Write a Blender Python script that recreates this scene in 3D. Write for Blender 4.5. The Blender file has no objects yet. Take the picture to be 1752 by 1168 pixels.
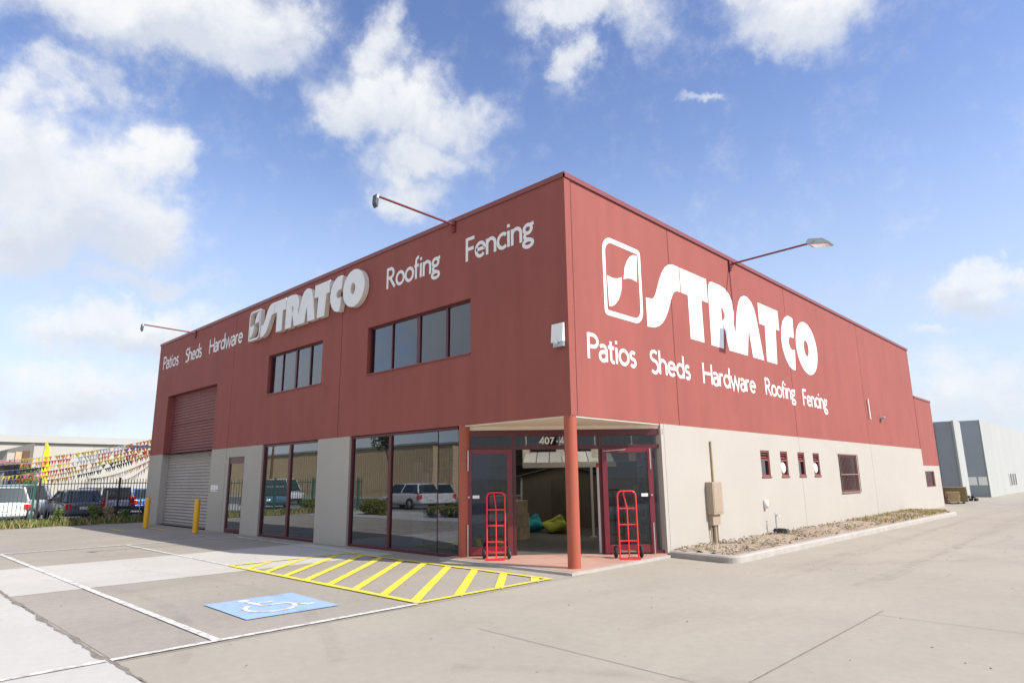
import bpy, math, random
from mathutils import Matrix, Vector
random.seed(7)
PI = math.pi
S = bpy.context.scene
COL = S.collection

# ------------------------------------------------------------------ camera
cam_data = bpy.data.cameras.new("camera")
cam = bpy.data.objects.new("camera", cam_data)
COL.objects.link(cam)
cam_data.sensor_width = 36.0
cam_data.lens = 1097.7 / 1752.0 * 36.0
cam_data.clip_start = 0.05
cam_data.clip_end = 4000.0
_r = Vector((0.720117, 0.693747, -0.012092)); _u = Vector((0.153174, -0.14195, 0.977951)); _f = Vector((-0.676734, 0.706092, 0.208485))
cam.matrix_world = Matrix(((_r.x, _u.x, -_f.x, 8.074), (_r.y, _u.y, -_f.y, -10.114), (_r.z, _u.z, -_f.z, 1.7715), (0, 0, 0, 1)))
S.camera = cam

# ------------------------------------------------------------------ exposure, sun, sky
S.view_settings.view_transform = 'Standard'
S.view_settings.look = 'None'
S.view_settings.gamma = 1.0
S.view_settings.exposure = 0.45
EXPO = 2.0 ** S.view_settings.exposure
SUN = Vector((1.08, 0.335, 1.0)).normalized()
sd = bpy.data.lights.new("sun", 'SUN')
sd.energy = 4.3
sd.angle = math.radians(0.5)
sd.color = (1.0, 0.935, 0.835)
sun = bpy.data.objects.new("sun", sd)
COL.objects.link(sun)
sun.rotation_euler = SUN.to_track_quat('Z', 'Y').to_euler()

# clouds: azimuth (deg from +Y towards +X), elevation, half width, half height, tilt, weight
CLOUDS = [(-78.9, 34.6, 7.3, 2.5, 18, 1), (-69.8, 35.5, 6.0, 3.7, 13, 1), (-67.6, 33.2, 3.2, 2.3, 12, 0.9), (-74.4, 34.0, 4.8, 2.3, 16, 1), (-64.9, 37.1, 2.2, 2.9, 12, 0.9), (-83.2, 21.5, 5.3, 4.7, 15, 1), (-78.0, 21.5, 4.2, 4.6, 12, 1), (-74.7, 25.1, 2.4, 2.3, 13, 1), (-80.9, 17.3, 8.3, 2.3, 10, 1), (-84.9, 23.7, 3.0, 2.3, 18, 1), (-74.8, 19.9, 2.8, 3.1, 10, 0.9), (-82.4, 28.8, 2.6, 1.9, 20, 0.72), (-78.8, 29.7, 2.0, 2.5, 18, 0.67), (-84.0, 26.7, 2.7, 1.7, 19, 0.77), (-57.1, 35.6, 2.3, 2.9, 6, 0.77), (-54.2, 31.9, 5.8, 2.9, 3, 1), (-59.1, 30.6, 3.3, 2.5, 6, 0.85), (-49.6, 31.2, 4.2, 2.5, 1, 0.95), (-52.4, 27.8, 5.0, 2.1, 2, 0.9), (-53.4, 25.1, 3.5, 1.9, 3, 0.82), (-55.8, 37.5, 1.8, 2.5, 6, 0.72), (-75.7, 11.7, 6.1, 2.2, 6, 1), (-72.5, 11.3, 3.1, 2.1, 5, 1), (-79.0, 10.7, 2.6, 1.3, 6, 0.8), (-75.3, 15.4, 6.2, 1.2, 8, 0.67), (-79.2, 5.7, 8.8, 2.5, 3, 0.75), (-76.1, 7.2, 4.3, 2.0, 3, 0.8), (-81.5, 7.7, 4.2, 1.7, 5, 0.6), (-36.0, 39.1, 5.4, 1.6, -8, 0.95), (-37.9, 35.8, 1.8, 2.1, -5, 0.85), (-31.1, 37.8, 2.5, 2.0, -9, 0.6), (-39.5, 33.5, 1.9, 1.3, -4, 0.35), (-17.2, 35.3, 5.4, 2.4, -19, 1), (-14.3, 35.1, 3.0, 2.3, -20, 1), (-21.0, 37.4, 2.9, 1.2, -16, 0.8), (-19.4, 33.9, 2.5, 1.2, -16, 0.7), (-24.5, 32.1, 1.7, 0.5, -12, 0.6), (-6.6, 12.1, 3.1, 1.3, -10, 1), (-5.8, 13.1, 1.9, 1.2, -11, 1), (-8.9, 9.8, 2.8, 0.6, -8, 0.55), (-7.0, 6.5, 4.4, 2.3, -6, 0.7), (-9.0, 5.0, 4.0, 1.7, -4, 0.6), (-70.2, 29.3, 1.3, 0.6, 13, 0.2)]


def build_world():
    w = bpy.data.worlds.new("World")
    S.world = w
    w.use_nodes = True
    nt = w.node_tree
    N, L = nt.nodes, nt.links
    N.clear()
    out = N.new('ShaderNodeOutputWorld')
    bg = N.new('ShaderNodeBackground')
    bg.inputs['Strength'].default_value = 0.15
    L.new(bg.outputs[0], out.inputs[0])
    sky = N.new('ShaderNodeTexSky')
    sky.sky_type = 'NISHITA'
    sky.sun_disc = False
    sky.sun_elevation = math.asin(SUN.z)
    sky.sun_rotation = math.atan2(SUN.x, SUN.y)
    sky.air_density = 1.0; sky.dust_density = 0.6; sky.ozone_density = 2.0

    def mth(op, a, b=None, c=None, clamp=False):
        n = N.new('ShaderNodeMath'); n.operation = op; n.use_clamp = clamp
        for i, v in enumerate((a, b, c)):
            if v is None: continue
            if isinstance(v, (int, float)): n.inputs[i].default_value = v
            else: L.new(v, n.inputs[i])
        return n.outputs[0]

    def ramp(v, a, b, lo=0.0, hi=1.0):
        n = N.new('ShaderNodeMapRange'); n.interpolation_type = 'SMOOTHSTEP'
        L.new(v, n.inputs[0])
        for i, k in enumerate((a, b, lo, hi)): n.inputs[i + 1].default_value = k
        return n.outputs[0]

    def mixc(f, a, b, bt='MIX'):
        n = N.new('ShaderNodeMix'); n.data_type = 'RGBA'; n.blend_type = bt
        for sock, v in ((n.inputs[0], f), (n.inputs[6], a), (n.inputs[7], b)):
            if isinstance(v, float): sock.default_value = v
            elif isinstance(v, tuple): sock.default_value = v + (1,)
            else: L.new(v, sock)
        return n.outputs[2]

    tc = N.new('ShaderNodeTexCoord')
    d = tc.outputs['Generated']
    sep = N.new('ShaderNodeSeparateXYZ'); L.new(d, sep.inputs[0])

    def noise(scale, detail, rough, vec=None, dist=0.0):
        n = N.new('ShaderNodeTexNoise'); n.noise_dimensions = '3D'
        L.new(vec or d, n.inputs['Vector'])
        n.inputs['Scale'].default_value = scale; n.inputs['Detail'].default_value = detail
        n.inputs['Roughness'].default_value = rough; n.inputs['Distortion'].default_value = dist
        return n
    az = mth('MULTIPLY', mth('ARCTAN2', sep.outputs[0], sep.outputs[1]), 180 / PI)
    el = mth('MULTIPLY', mth('ARCSINE', sep.outputs[2]), 180 / PI)
    wob = N.new('ShaderNodeSeparateColor'); L.new(noise(9, 6, 0.62).outputs['Color'], wob.inputs[0])
    azw = mth('ADD', az, mth('MULTIPLY', mth('SUBTRACT', wob.outputs[0], 0.5), 11.0))
    elw = mth('ADD', el, mth('MULTIPLY', mth('SUBTRACT', wob.outputs[1], 0.5), 8.0))
    total = None; lit = None
    for (a, e, rx, ry, rot, wt) in CLOUDS:
        x = mth('MULTIPLY', mth('SUBTRACT', azw, a), math.cos(math.radians(e)))
        y = mth('SUBTRACT', elw, e)
        c, s = math.cos(math.radians(rot)), math.sin(math.radians(rot))
        xr = mth('MULTIPLY', mth('MULTIPLY_ADD', x, c, mth('MULTIPLY', y, s)), 1 / rx)
        yr = mth('MULTIPLY', mth('MULTIPLY_ADD', y, c, mth('MULTIPLY', x, -s)), 1 / ry)
        q = mth('MULTIPLY_ADD', xr, xr, mth('MULTIPLY', yr, yr))
        g = mth('MULTIPLY', mth('EXPONENT', mth('MULTIPLY', q, -0.8)), wt)
        total = g if total is None else mth('SMOOTH_MAX', total, g, 0.25)
        gl = mth('MULTIPLY', g, yr)
        lit = gl if lit is None else mth('ADD', lit, gl)
    # the part of the sky behind the photographer: scattered fair-weather cloud
    rear = ramp(sep.outputs[1], -0.12, -0.3)
    rn = noise(2.3, 8, 0.55).outputs[0]
    total = mth('ADD', total, mth('MULTIPLY', rear, ramp(rn, 0.42, 0.58, 0.0, 1.0)))
    fb = noise(14, 9, 0.6, dist=0.3).outputs[0]
    fine = noise(40, 7, 0.6).outputs[0]
    fb2 = noise(6.5, 10, 0.68, dist=0.8).outputs[0]
    dens = mth('ADD', total, mth('MULTIPLY', mth('SUBTRACT', fb, 0.5), 0.72))
    dens = mth('ADD', dens, mth('MULTIPLY', mth('SUBTRACT', fine, 0.5), 0.34))
    cover = ramp(dens, 0.17, 0.86)
    cover = mth('MULTIPLY', mth('MULTIPLY', cover, 0.97), ramp(fb2, 0.25, 0.60, 0.72, 1.0))
    # blue of the clear sky
    blue = mixc(1.0, sky.outputs[0], (1.60 / EXPO, 1.47 / EXPO, 1.56 / EXPO), 'MULTIPLY')
    blue = mixc(ramp(el, 19.0, 40.0, 0.0, 0.34), blue, mixc(1.0, blue, (0.35, 0.50, 0.78), 'MULTIPLY'))
    k = 1.0 / (0.15 * EXPO)
    haze = ramp(el, 30.0, 1.0, 0.0, 0.74)
    blue = mixc(haze, blue, (0.66 * k, 0.755 * k, 0.88 * k))
    shade = mth('ADD', ramp(lit, -0.9, 0.75), mth('MULTIPLY', mth('SUBTRACT', fb, 0.5), 1.1), clamp=True)
    ccol = mixc(shade, (0.71 * k, 0.76 * k, 0.85 * k), (0.96 * k, 0.97 * k, 0.98 * k))
    bright = mth('MULTIPLY_ADD', rear, 0.0, 1.0)
    vs_ = N.new('ShaderNodeVectorMath'); vs_.operation = 'SCALE'; L.new(ccol, vs_.inputs[0]); L.new(bright, vs_.inputs['Scale'])
    col = mixc(cover, blue, vs_.outputs[0])
    L.new(col, bg.inputs['Color'])


build_world()
S.cycles.use_denoising = True
S.cycles.max_bounces = 8
S.cycles.transparent_max_bounces = 12
S.cycles.caustics_reflective = False
S.cycles.caustics_refractive = False


# ------------------------------------------------------------------ materials
def new_mat(name):
    m = bpy.data.materials.new(name); m.use_nodes = True
    nt = m.node_tree
    return m, nt, nt.nodes, nt.links, nt.nodes['Principled BSDF']


def paint(name, col, rough=0.6, var=0.08, scale=3.0, bump=0.0, bscale=60.0, metal=0.0, spec=0.5, coat=0.0, dirt=0.0, streak=False, fine=0.0):
    """painted / plain surface with uneven tone and optional grain"""
    m, nt, N, L, b = new_mat(name)
    b.inputs['Roughness'].default_value = rough
    b.inputs['Metallic'].default_value = metal
    b.inputs['Specular IOR Level'].default_value = spec
    b.inputs['Coat Weight'].default_value = coat
    tc = N.new('ShaderNodeTexCoord')
    src = tc.outputs['Object']
    n = N.new('ShaderNodeTexNoise'); n.inputs['Scale'].default_value = scale; n.inputs['Detail'].default_value = 6; n.inputs['Roughness'].default_value = 0.62
    if streak:
        mp = N.new('ShaderNodeMapping'); mp.inputs['Scale'].default_value = (1.0, 1.0, 0.16); L.new(src, mp.inputs[0]); L.new(mp.outputs[0], n.inputs['Vector'])
    else:
        L.new(src, n.inputs['Vector'])
    mr = N.new('ShaderNodeMapRange'); L.new(n.outputs[0], mr.inputs[0])
    mr.inputs[1].default_value = 0.3; mr.inputs[2].default_value = 0.7; mr.inputs[3].default_value = 1 - var; mr.inputs[4].default_value = 1 + var
    fac = mr.outputs[0]
    if fine:
        n3 = N.new('ShaderNodeTexNoise'); n3.inputs['Scale'].default_value = bscale; n3.inputs['Detail'].default_value = 4; L.new(src, n3.inputs['Vector'])
        m3 = N.new('ShaderNodeMapRange'); L.new(n3.outputs[0], m3.inputs[0])
        m3.inputs[1].default_value = 0.3; m3.inputs[2].default_value = 0.7; m3.inputs[3].default_value = 1 - fine; m3.inputs[4].default_value = 1 + fine
        mm = N.new('ShaderNodeMath'); mm.operation = 'MULTIPLY'; L.new(fac, mm.inputs[0]); L.new(m3.outputs[0], mm.inputs[1]); fac = mm.outputs[0]
    vm = N.new('ShaderNodeVectorMath'); vm.operation = 'SCALE'; vm.inputs[0].default_value = col
    L.new(fac, vm.inputs['Scale'])
    cs = vm.outputs[0]
    if dirt:
        n2 = N.new('ShaderNodeTexNoise'); n2.inputs['Scale'].default_value = scale * 0.35; n2.inputs['Detail'].default_value = 8; n2.inputs['Roughness'].default_value = 0.7; L.new(src, n2.inputs['Vector'])
        m2 = N.new('ShaderNodeMapRange'); L.new(n2.outputs[0], m2.inputs[0]); m2.inputs[1].default_value = 0.5; m2.inputs[2].default_value = 0.75; m2.inputs[3].default_value = 0; m2.inputs[4].default_value = dirt
        mx = N.new('ShaderNodeMix'); mx.data_type = 'RGBA'; L.new(m2.outputs[0], mx.inputs[0]); L.new(cs, mx.inputs[6]); mx.inputs[7].default_value = (col[0] * .45, col[1] * .42, col[2] * .38, 1)
        cs = mx.outputs[2]
    L.new(cs, b.inputs['Base Color'])
    if bump:
        bn = N.new('ShaderNodeTexNoise'); bn.inputs['Scale'].default_value = bscale; bn.inputs['Detail'].default_value = 4; L.new(src, bn.inputs['Vector'])
        bp = N.new('ShaderNodeBump'); bp.inputs['Strength'].default_value = bump; bp.inputs['Distance'].default_value = 0.01
        L.new(bn.outputs[0], bp.inputs['Height']); L.new(bp.outputs[0], b.inputs['Normal'])
    return m


def glass(name, tint=(0.35, 0.38, 0.38), base=0.12, k=0.85, power=3.0, rough=0.0, wavy=0.0):
    m = bpy.data.materials.new(name); m.use_nodes = True
    nt = m.node_tree; N, L = nt.nodes, nt.links; N.clear()
    out = N.new('ShaderNodeOutputMaterial'); mix = N.new('ShaderNodeMixShader')
    tr = N.new('ShaderNodeBsdfTransparent'); tr.inputs[0].default_value = tint + (1,)
    gl = N.new('ShaderNodeBsdfGlossy'); gl.inputs['Roughness'].default_value = rough; gl.inputs['Color'].default_value = (0.80, 0.86, 0.93, 1)
    lw = N.new('ShaderNodeLayerWeight'); lw.inputs['Blend'].default_value = 0.5
    pw = N.new('ShaderNodeMath'); pw.operation = 'POWER'; L.new(lw.outputs['Facing'], pw.inputs[0]); pw.inputs[1].default_value = power
    ma = N.new('ShaderNodeMath'); ma.operation = 'MULTIPLY_ADD'; L.new(pw.outputs[0], ma.inputs[0]); ma.inputs[1].default_value = k; ma.inputs[2].default_value = base; ma.use_clamp = True
    if wavy:
        tc = N.new('ShaderNodeTexCoord'); nz = N.new('ShaderNodeTexNoise'); nz.inputs['Scale'].default_value = 0.9; nz.inputs['Detail'].default_value = 1; L.new(tc.outputs['Object'], nz.inputs['Vector'])
        bp = N.new('ShaderNodeBump'); bp.inputs['Strength'].default_value = wavy; bp.inputs['Distance'].default_value = 0.02; L.new(nz.outputs[0], bp.inputs['Height']); L.new(bp.outputs[0], gl.inputs['Normal'])
    L.new(ma.outputs[0], mix.inputs[0]); L.new(tr.outputs[0], mix.inputs[1]); L.new(gl.outputs[0], mix.inputs[2]); L.new(mix.outputs[0], out.inputs[0])
    return m


def ground_mat(name, col, var=0.10, stain=0.35, grain=0.10, dark=0.62):
    """trafficked concrete / asphalt: patches, tyre-grey stains, specks and grain"""
    m, nt, N, L, b = new_mat(name)
    b.inputs['Roughness'].default_value = 0.85
    b.inputs['Specular IOR Level'].default_value = 0.3
    g = N.new('ShaderNodeNewGeometry')

    def nz(scale, det, rough, stretch=None, dist=0.0):
        n = N.new('ShaderNodeTexNoise'); n.inputs['Scale'].default_value = scale; n.inputs['Detail'].default_value = det; n.inputs['Roughness'].default_value = rough; n.inputs['Distortion'].default_value = dist
        if stretch:
            mp = N.new('ShaderNodeMapping'); mp.inputs['Scale'].default_value = stretch; L.new(g.outputs['Position'], mp.inputs[0]); L.new(mp.outputs[0], n.inputs['Vector'])
        else: L.new(g.outputs['Position'], n.inputs['Vector'])
        return n.outputs[0]

    def rng(v, a, c, lo, hi):
        n = N.new('ShaderNodeMapRange'); L.new(v, n.inputs[0])
        for i, k in enumerate((a, c, lo, hi)): n.inputs[i + 1].default_value = k
        return n.outputs[0]

    def mul(a, c):
        n = N.new('ShaderNodeMath'); n.operation = 'MULTIPLY'; L.new(a, n.inputs[0]); L.new(c, n.inputs[1]); return n.outputs[0]
    f = rng(nz(0.35, 6, 0.6, dist=0.4), 0.3, 0.7, 1 - var, 1 + var)
    f = mul(f, rng(nz(90, 3, 0.7), 0.25, 0.75, 1 - grain, 1 + grain))
    f = mul(f, rng(nz(7, 5, 0.7), 0.3, 0.7, 1 - grain * .6, 1 + grain * .6))
    st = rng(nz(0.8, 8, 0.72, (1.0, 0.28, 1.0)), 0.53, 0.78, 0.0, stain)
    sp = N.new('ShaderNodeTexVoronoi'); sp.inputs['Scale'].default_value = 1.6; L.new(g.outputs['Position'], sp.inputs['Vector'])
    spots = rng(sp.outputs['Distance'], 0.018, 0.045, 0.55, 0.0)
    mxm = N.new('ShaderNodeMath'); mxm.operation = 'MAXIMUM'; L.new(st, mxm.inputs[0]); L.new(spots, mxm.inputs[1])
    vm = N.new('ShaderNodeVectorMath'); vm.operation = 'SCALE'; vm.inputs[0].default_value = col; L.new(f, vm.inputs['Scale'])
    mx = N.new('ShaderNodeMix'); mx.data_type = 'RGBA'; L.new(mxm.outputs[0], mx.inputs[0]); L.new(vm.outputs[0], mx.inputs[6]); mx.inputs[7].default_value = (col[0] * dark * .96, col[1] * dark * .94, col[2] * dark * .93, 1)
    L.new(mx.outputs[2], b.inputs['Base Color'])
    bp = N.new('ShaderNodeBump'); bp.inputs['Strength'].default_value = 0.25; bp.inputs['Distance'].default_value = 0.01
    L.new(nz(120, 3, 0.7), bp.inputs['Height']); L.new(bp.outputs[0], b.inputs['Normal'])
    return m


def worn_paint(name, col, wear=0.35, under=(0.36, 0.33, 0.30)):
    m, nt, N, L, b = new_mat(name)
    b.inputs['Roughness'].default_value = 0.7
    g = N.new('ShaderNodeNewGeometry')
    n = N.new('ShaderNodeTexNoise'); n.inputs['Scale'].default_value = 5.5; n.inputs['Detail'].default_value = 12; n.inputs['Roughness'].default_value = 0.82; L.new(g.outputs['Position'], n.inputs['Vector'])
    r = N.new('ShaderNodeMapRange'); L.new(n.outputs[0], r.inputs[0]); r.inputs[1].default_value = 0.47; r.inputs[2].default_value = 0.57; r.inputs[3].default_value = 0.03; r.inputs[4].default_value = wear
    mx = N.new('ShaderNodeMix'); mx.data_type = 'RGBA'; L.new(r.outputs[0], mx.inputs[0]); mx.inputs[6].default_value = col + (1,); mx.inputs[7].default_value = under + (1,)
    L.new(mx.outputs[2], b.inputs['Base Color'])
    return m


def emit(name, col, strength):
    m = bpy.data.materials.new(name); m.use_nodes = True
    N = m.node_tree.nodes; b = N['Principled BSDF']
    b.inputs['Emission Color'].default_value = col + (1,); b.inputs['Emission Strength'].default_value = strength; b.inputs['Base Color'].default_value = (.8, .8, .8, 1)
    return m


def tile_mat(name, c1, c2, mortar, size=0.3):
    m, nt, N, L, b = new_mat(name)
    b.inputs['Roughness'].default_value = 0.55
    g = N.new('ShaderNodeNewGeometry')
    br = N.new('ShaderNodeTexBrick'); br.offset = 0.0
    br.inputs['Color1'].default_value = c1 + (1,); br.inputs['Color2'].default_value = c2 + (1,); br.inputs['Mortar'].default_value = mortar + (1,)
    br.inputs['Scale'].default_value = 1.0; br.inputs['Mortar Size'].default_value = 0.008; br.inputs['Brick Width'].default_value = size; br.inputs['Row Height'].default_value = size
    L.new(g.outputs['Position'], br.inputs['Vector']); L.new(br.outputs[0], b.inputs['Base Color'])
    return m


RED = (0.296, 0.088, 0.073)
M = {
    'red': paint('red_wall_paint', RED, 0.7, 0.085, 1.6, 0.35, 70, fine=0.06, streak=True, spec=0.25, dirt=0.12),
    'beige': paint('beige_wall_paint', (0.428, 0.402, 0.360), 0.8, 0.03, 0.7, 0.25, 60, fine=0.02, spec=0.25),
    'joint': paint('joint_sealant', (0.10, 0.03, 0.028), 0.9, 0.1),
    'joint_b': paint('joint_sealant_beige', (0.33, 0.29, 0.26), 0.9, 0.1),
    'flash': paint('red_flashing', (0.22, 0.055, 0.05), 0.4, 0.06, 4),
    'frame': paint('burgundy_frame', (0.10, 0.018, 0.026), 0.35, 0.08, 5),
    'door_frame': paint('burgundy_door', (0.17, 0.022, 0.035), 0.35, 0.08, 5),
    'column': paint('column_paint', (0.38, 0.088, 0.050), 0.5, 0.10, 3, streak=True, dirt=0.25, fine=.06),
    'white': paint('white_paint', (0.80, 0.80, 0.79), 0.6, 0.03, 5),
    'sign_face': paint('sign_face', (0.80, 0.80, 0.80), 0.45, 0.03, 4),
    'sign_side': paint('sign_return', (0.78, 0.75, 0.68), 0.5, 0.05, 4, dirt=0.15),
    'soffit': paint('soffit_board', (0.82, 0.76, 0.65), 0.7, 0.04, 2),
    'glass': glass('tinted_glass', (0.32, 0.35, 0.37), 0.06, 0.75, 1.7, wavy=0.04),
    'glass_up': glass('upper_glass', (0.24, 0.27, 0.29), 0.06, 0.52, 1.6, wavy=0.06),
    'glass_door': glass('door_glass', (0.55, 0.57, 0.58), 0.05, 0.8, 3.0),
    'glass_car': glass('car_glass', (0.10, 0.12, 0.13), 0.12, 0.9, 2.5),
    'dark': paint('dark_void', (0.02, 0.02, 0.022), 0.9, 0.1),
    'slat_red': paint('shutter_red', (0.24, 0.080, 0.076), 0.42, 0.05, 2, dirt=0.15),
    'slat_beige': paint('shutter_grey', (0.40, 0.365, 0.345), 0.42, 0.05, 2, dirt=0.2),
    'yellow': paint('bollard_yellow', (0.83, 0.42, 0.012), 0.45, 0.06, 5, dirt=0.2),
    'truck_red': paint('hand_truck_red', (0.80, 0.035, 0.04), 0.3, 0.05, 8),
    'rubber': paint('rubber', (0.03, 0.03, 0.03), 0.85, 0.2, 20),
    'steel': paint('galvanised_steel', (0.55, 0.56, 0.57), 0.35, 0.12, 12, metal=0.8),
    'alum': paint('lamp_housing', (0.42, 0.46, 0.49), 0.4, 0.1, 8, metal=0.5),
    'arm': paint('lamp_arm', (0.17, 0.03, 0.035), 0.45, 0.08, 6),
    'grille': paint('grille_paint', (0.27, 0.16, 0.14), 0.5, 0.06, 4),
    'dark_housing': paint('dark_lamp_housing', (0.06, 0.07, 0.085), 0.4, 0.1, 8),
    'lens': paint('lamp_lens', (0.75, 0.75, 0.72), 0.15, 0.05, 8, spec=0.8),
    'box_tan': paint('meter_box', (0.36, 0.29, 0.215), 0.5, 0.06, 4, dirt=0.25),
    'pipe_tan': paint('conduit', (0.45, 0.36, 0.24), 0.55, 0.08, 4),
    'ceil': paint('ceiling_white', (0.55, 0.55, 0.54), 0.9, 0.03),
    'inner': paint('inner_wall', (0.42, 0.42, 0.40), 0.9, 0.05),
    'carpet': paint('showroom_floor', (0.10, 0.095, 0.088), 0.45, 0.12, 3),
    'conc': ground_mat('concrete', (0.365, 0.333, 0.275), 0.07, 0.30, 0.08),
    'bay': ground_mat('bay_asphalt', (0.340, 0.309, 0.262), 0.09, 0.38, 0.12),
    'pale': ground_mat('pale_concrete', (0.50, 0.485, 0.445), 0.06, 0.22, 0.07),
    'kerb': paint('kerb_concrete', (0.40, 0.375, 0.34), 0.85, 0.10, 3, 0.4, 50, dirt=0.35, fine=0.06),
    'asphalt': ground_mat('yard_asphalt', (0.16, 0.155, 0.15), 0.12, 0.3, 0.12),
    'crack': paint('joint_dirt', (0.215, 0.19, 0.16), 0.95, 0.25, 6),
    'mark_white': worn_paint('white_marking', (0.76, 0.75, 0.72), 0.85),
    'mark_yellow': worn_paint('yellow_marking', (0.86, 0.72, 0.01), 0.5),
    'mark_blue': worn_paint('blue_marking', (0.30, 0.48, 0.79), 0.55),
    'tile': tile_mat('terracotta_tile', (0.50, 0.29, 0.22), (0.46, 0.25, 0.19), (0.42, 0.36, 0.31)),
    'soil': paint('mulch_soil', (0.31, 0.25, 0.185), 0.95, 0.35, 5, 1.0, 25, fine=0.25),
    'black_steel': paint('black_fence_steel', (0.025, 0.028, 0.03), 0.45, 0.1, 10),
    'green_steel': paint('green_fence_steel', (0.03, 0.11, 0.085), 0.45, 0.1, 10),
    'tyre': paint('tyre', (0.02, 0.02, 0.021), 0.8, 0.2, 20),
    'rim': paint('alloy_rim', (0.50, 0.51, 0.53), 0.3, 0.1, 10, metal=0.7),
    'tail': paint('tail_light', (0.62, 0.02, 0.02), 0.15, 0.05, 8, coat=1.0),
    'plastic': paint('black_plastic', (0.03, 0.03, 0.033), 0.5, 0.1, 8),
    'cream_wall': paint('cream_cladding', (0.46, 0.445, 0.39), 0.8, 0.05, 0.4),
    'grey_wall': paint('pale_precast', (0.385, 0.40, 0.39), 0.8, 0.04, 0.4, streak=True, dirt=0.1),
    'grey_door': paint('slate_door', (0.265, 0.31, 0.35), 0.5, 0.06, 0.6),
    'shopdark': paint('olive_cladding', (0.16, 0.155, 0.13), 0.7, 0.08, 1.0),
    'timber': paint('pale_timber', (0.55, 0.42, 0.24), 0.75, 0.2, 6, 0.4, 40, fine=0.1),
    'timber_dark': paint('brown_timber', (0.14, 0.075, 0.05), 0.8, 0.2, 6),
    'timber_grn': paint('treated_timber', (0.25, 0.20, 0.10), 0.8, 0.2, 6),
}


# ------------------------------------------------------------------ mesh helpers
class MB:
    """collects shapes; build() links them as ONE mesh object"""

    def __init__(self, mat=None):
        self.v, self.f, self.m, self.sm = [], [], [], []
        self.M = mat
        self.cur = 0
        self.smooth = False

    def add(self, vs, fs):
        o = len(self.v)
        for p in vs:
            p = Vector(p)
            self.v.append(tuple(self.M @ p) if self.M else tuple(p))
        for f in fs:
            self.f.append(tuple(i + o for i in f)); self.m.append(self.cur); self.sm.append(self.smooth)

    def quad(self, a, b, c, d): self.add([a, b, c, d], [(0, 1, 2, 3)])

    def box(self, x0, x1, y0, y1, z0, z1):
        self.add([(x0, y0, z0), (x1, y0, z0), (x1, y1, z0), (x0, y1, z0), (x0, y0, z1), (x1, y0, z1), (x1, y1, z1), (x0, y1, z1)],
                 [(0, 3, 2, 1), (4, 5, 6, 7), (0, 1, 5, 4), (1, 2, 6, 5), (2, 3, 7, 6), (3, 0, 4, 7)])

    def bar(self, p0, p1, w, h=None, up=(0, 0, 1)):
        h = h or w
        p0, p1 = Vector(p0), Vector(p1); d = (p1 - p0).normalized(); up = Vector(up)
        if abs(d.dot(up)) > 0.98: up = Vector((1, 0, 0))
        s = d.cross(up).normalized() * (w / 2); u = s.cross(d).normalized() * (h / 2)
        vs = [p + a * s + b * u for p in (p0, p1) for a, b in ((-1, -1), (1, -1), (1, 1), (-1, 1))]
        self.add(vs, [(0, 1, 2, 3), (7, 6, 5, 4), (0, 4, 5, 1), (1, 5, 6, 2), (2, 6, 7, 3), (3, 7, 4, 0)])

    def tube(self, path, r, n=10, caps=True, closed=False):
        pts = [Vector(p) for p in path]; k = len(pts); sm = self.smooth
        rr = r if isinstance(r, (list, tuple)) else [r] * k
        vs = []; ref = None
        for i, p in enumerate(pts):
            if closed: d = pts[(i + 1) % k] - pts[i - 1]
            else: d = pts[min(i + 1, k - 1)] - pts[max(i - 1, 0)]
            d.normalize()
            if ref is None:
                ref = Vector((0, 0, 1)) if abs(d.z) < 0.9 else Vector((1, 0, 0))
            a = d.cross(ref).normalized(); b = a.cross(d).normalized(); ref = b
            for j in range(n):
                t = 2 * PI * j / n
                vs.append(p + (a * math.cos(t) + b * math.sin(t)) * rr[i])
        fs = []
        for i in range(k if closed else k - 1):
            i2 = (i + 1) % k
            for j in range(n):
                j2 = (j + 1) % n
                fs.append((i * n + j, i * n + j2, i2 * n + j2, i2 * n + j))
        self.smooth = True; self.add(vs, fs); self.smooth = sm
        if caps and not closed:
            self.add(vs[:n], [tuple(range(n))[::-1]]); self.add(vs[-n:], [tuple(range(n))])

    def lathe(self, prof, c=(0, 0, 0), axis='z', n=20):
        vs = []; sm = self.smooth
        for (r, h) in prof:
            for j in range(n):
                t = 2 * PI * j / n; x, y = r * math.cos(t), r * math.sin(t)
                q = {'z': (x, y, h), 'x': (h, x, y), 'y': (y, h, x)}[axis]
                vs.append((c[0] + q[0], c[1] + q[1], c[2] + q[2]))
        fs = [(i * n + j, i * n + (j + 1) % n, (i + 1) * n + (j + 1) % n, (i + 1) * n + j) for i in range(len(prof) - 1) for j in range(n)]
        self.smooth = True; self.add(vs, fs); self.smooth = sm

    def build(self, name, mat, parent=None, bevel=0.0, loc=None, rotz=None):
        me = bpy.data.meshes.new(name)
        me.from_pydata(self.v, [], self.f)
        for mm in (mat if isinstance(mat, (list, tuple)) else [mat]): me.materials.append(mm)
        me.polygons.foreach_set('material_index', self.m)
        me.polygons.foreach_set('use_smooth', self.sm)
        me.update()
        o = bpy.data.objects.new(name, me); COL.objects.link(o)
        if parent is not None: o.parent = parent
        if loc: o.location = loc
        if rotz is not None: o.rotation_euler.z = rotz
        if bevel:
            b = o.modifiers.new('bevel', 'BEVEL'); b.width = bevel; b.segments = 2; b.limit_method = 'ANGLE'; b.angle_limit = math.radians(40)
        return o


def tag(o, label=None, cat=None, group=None, kind=None):
    for k, v in (('label', label), ('category', cat), ('group', group), ('kind', kind)):
        if v: o[k] = v
    return o


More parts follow.
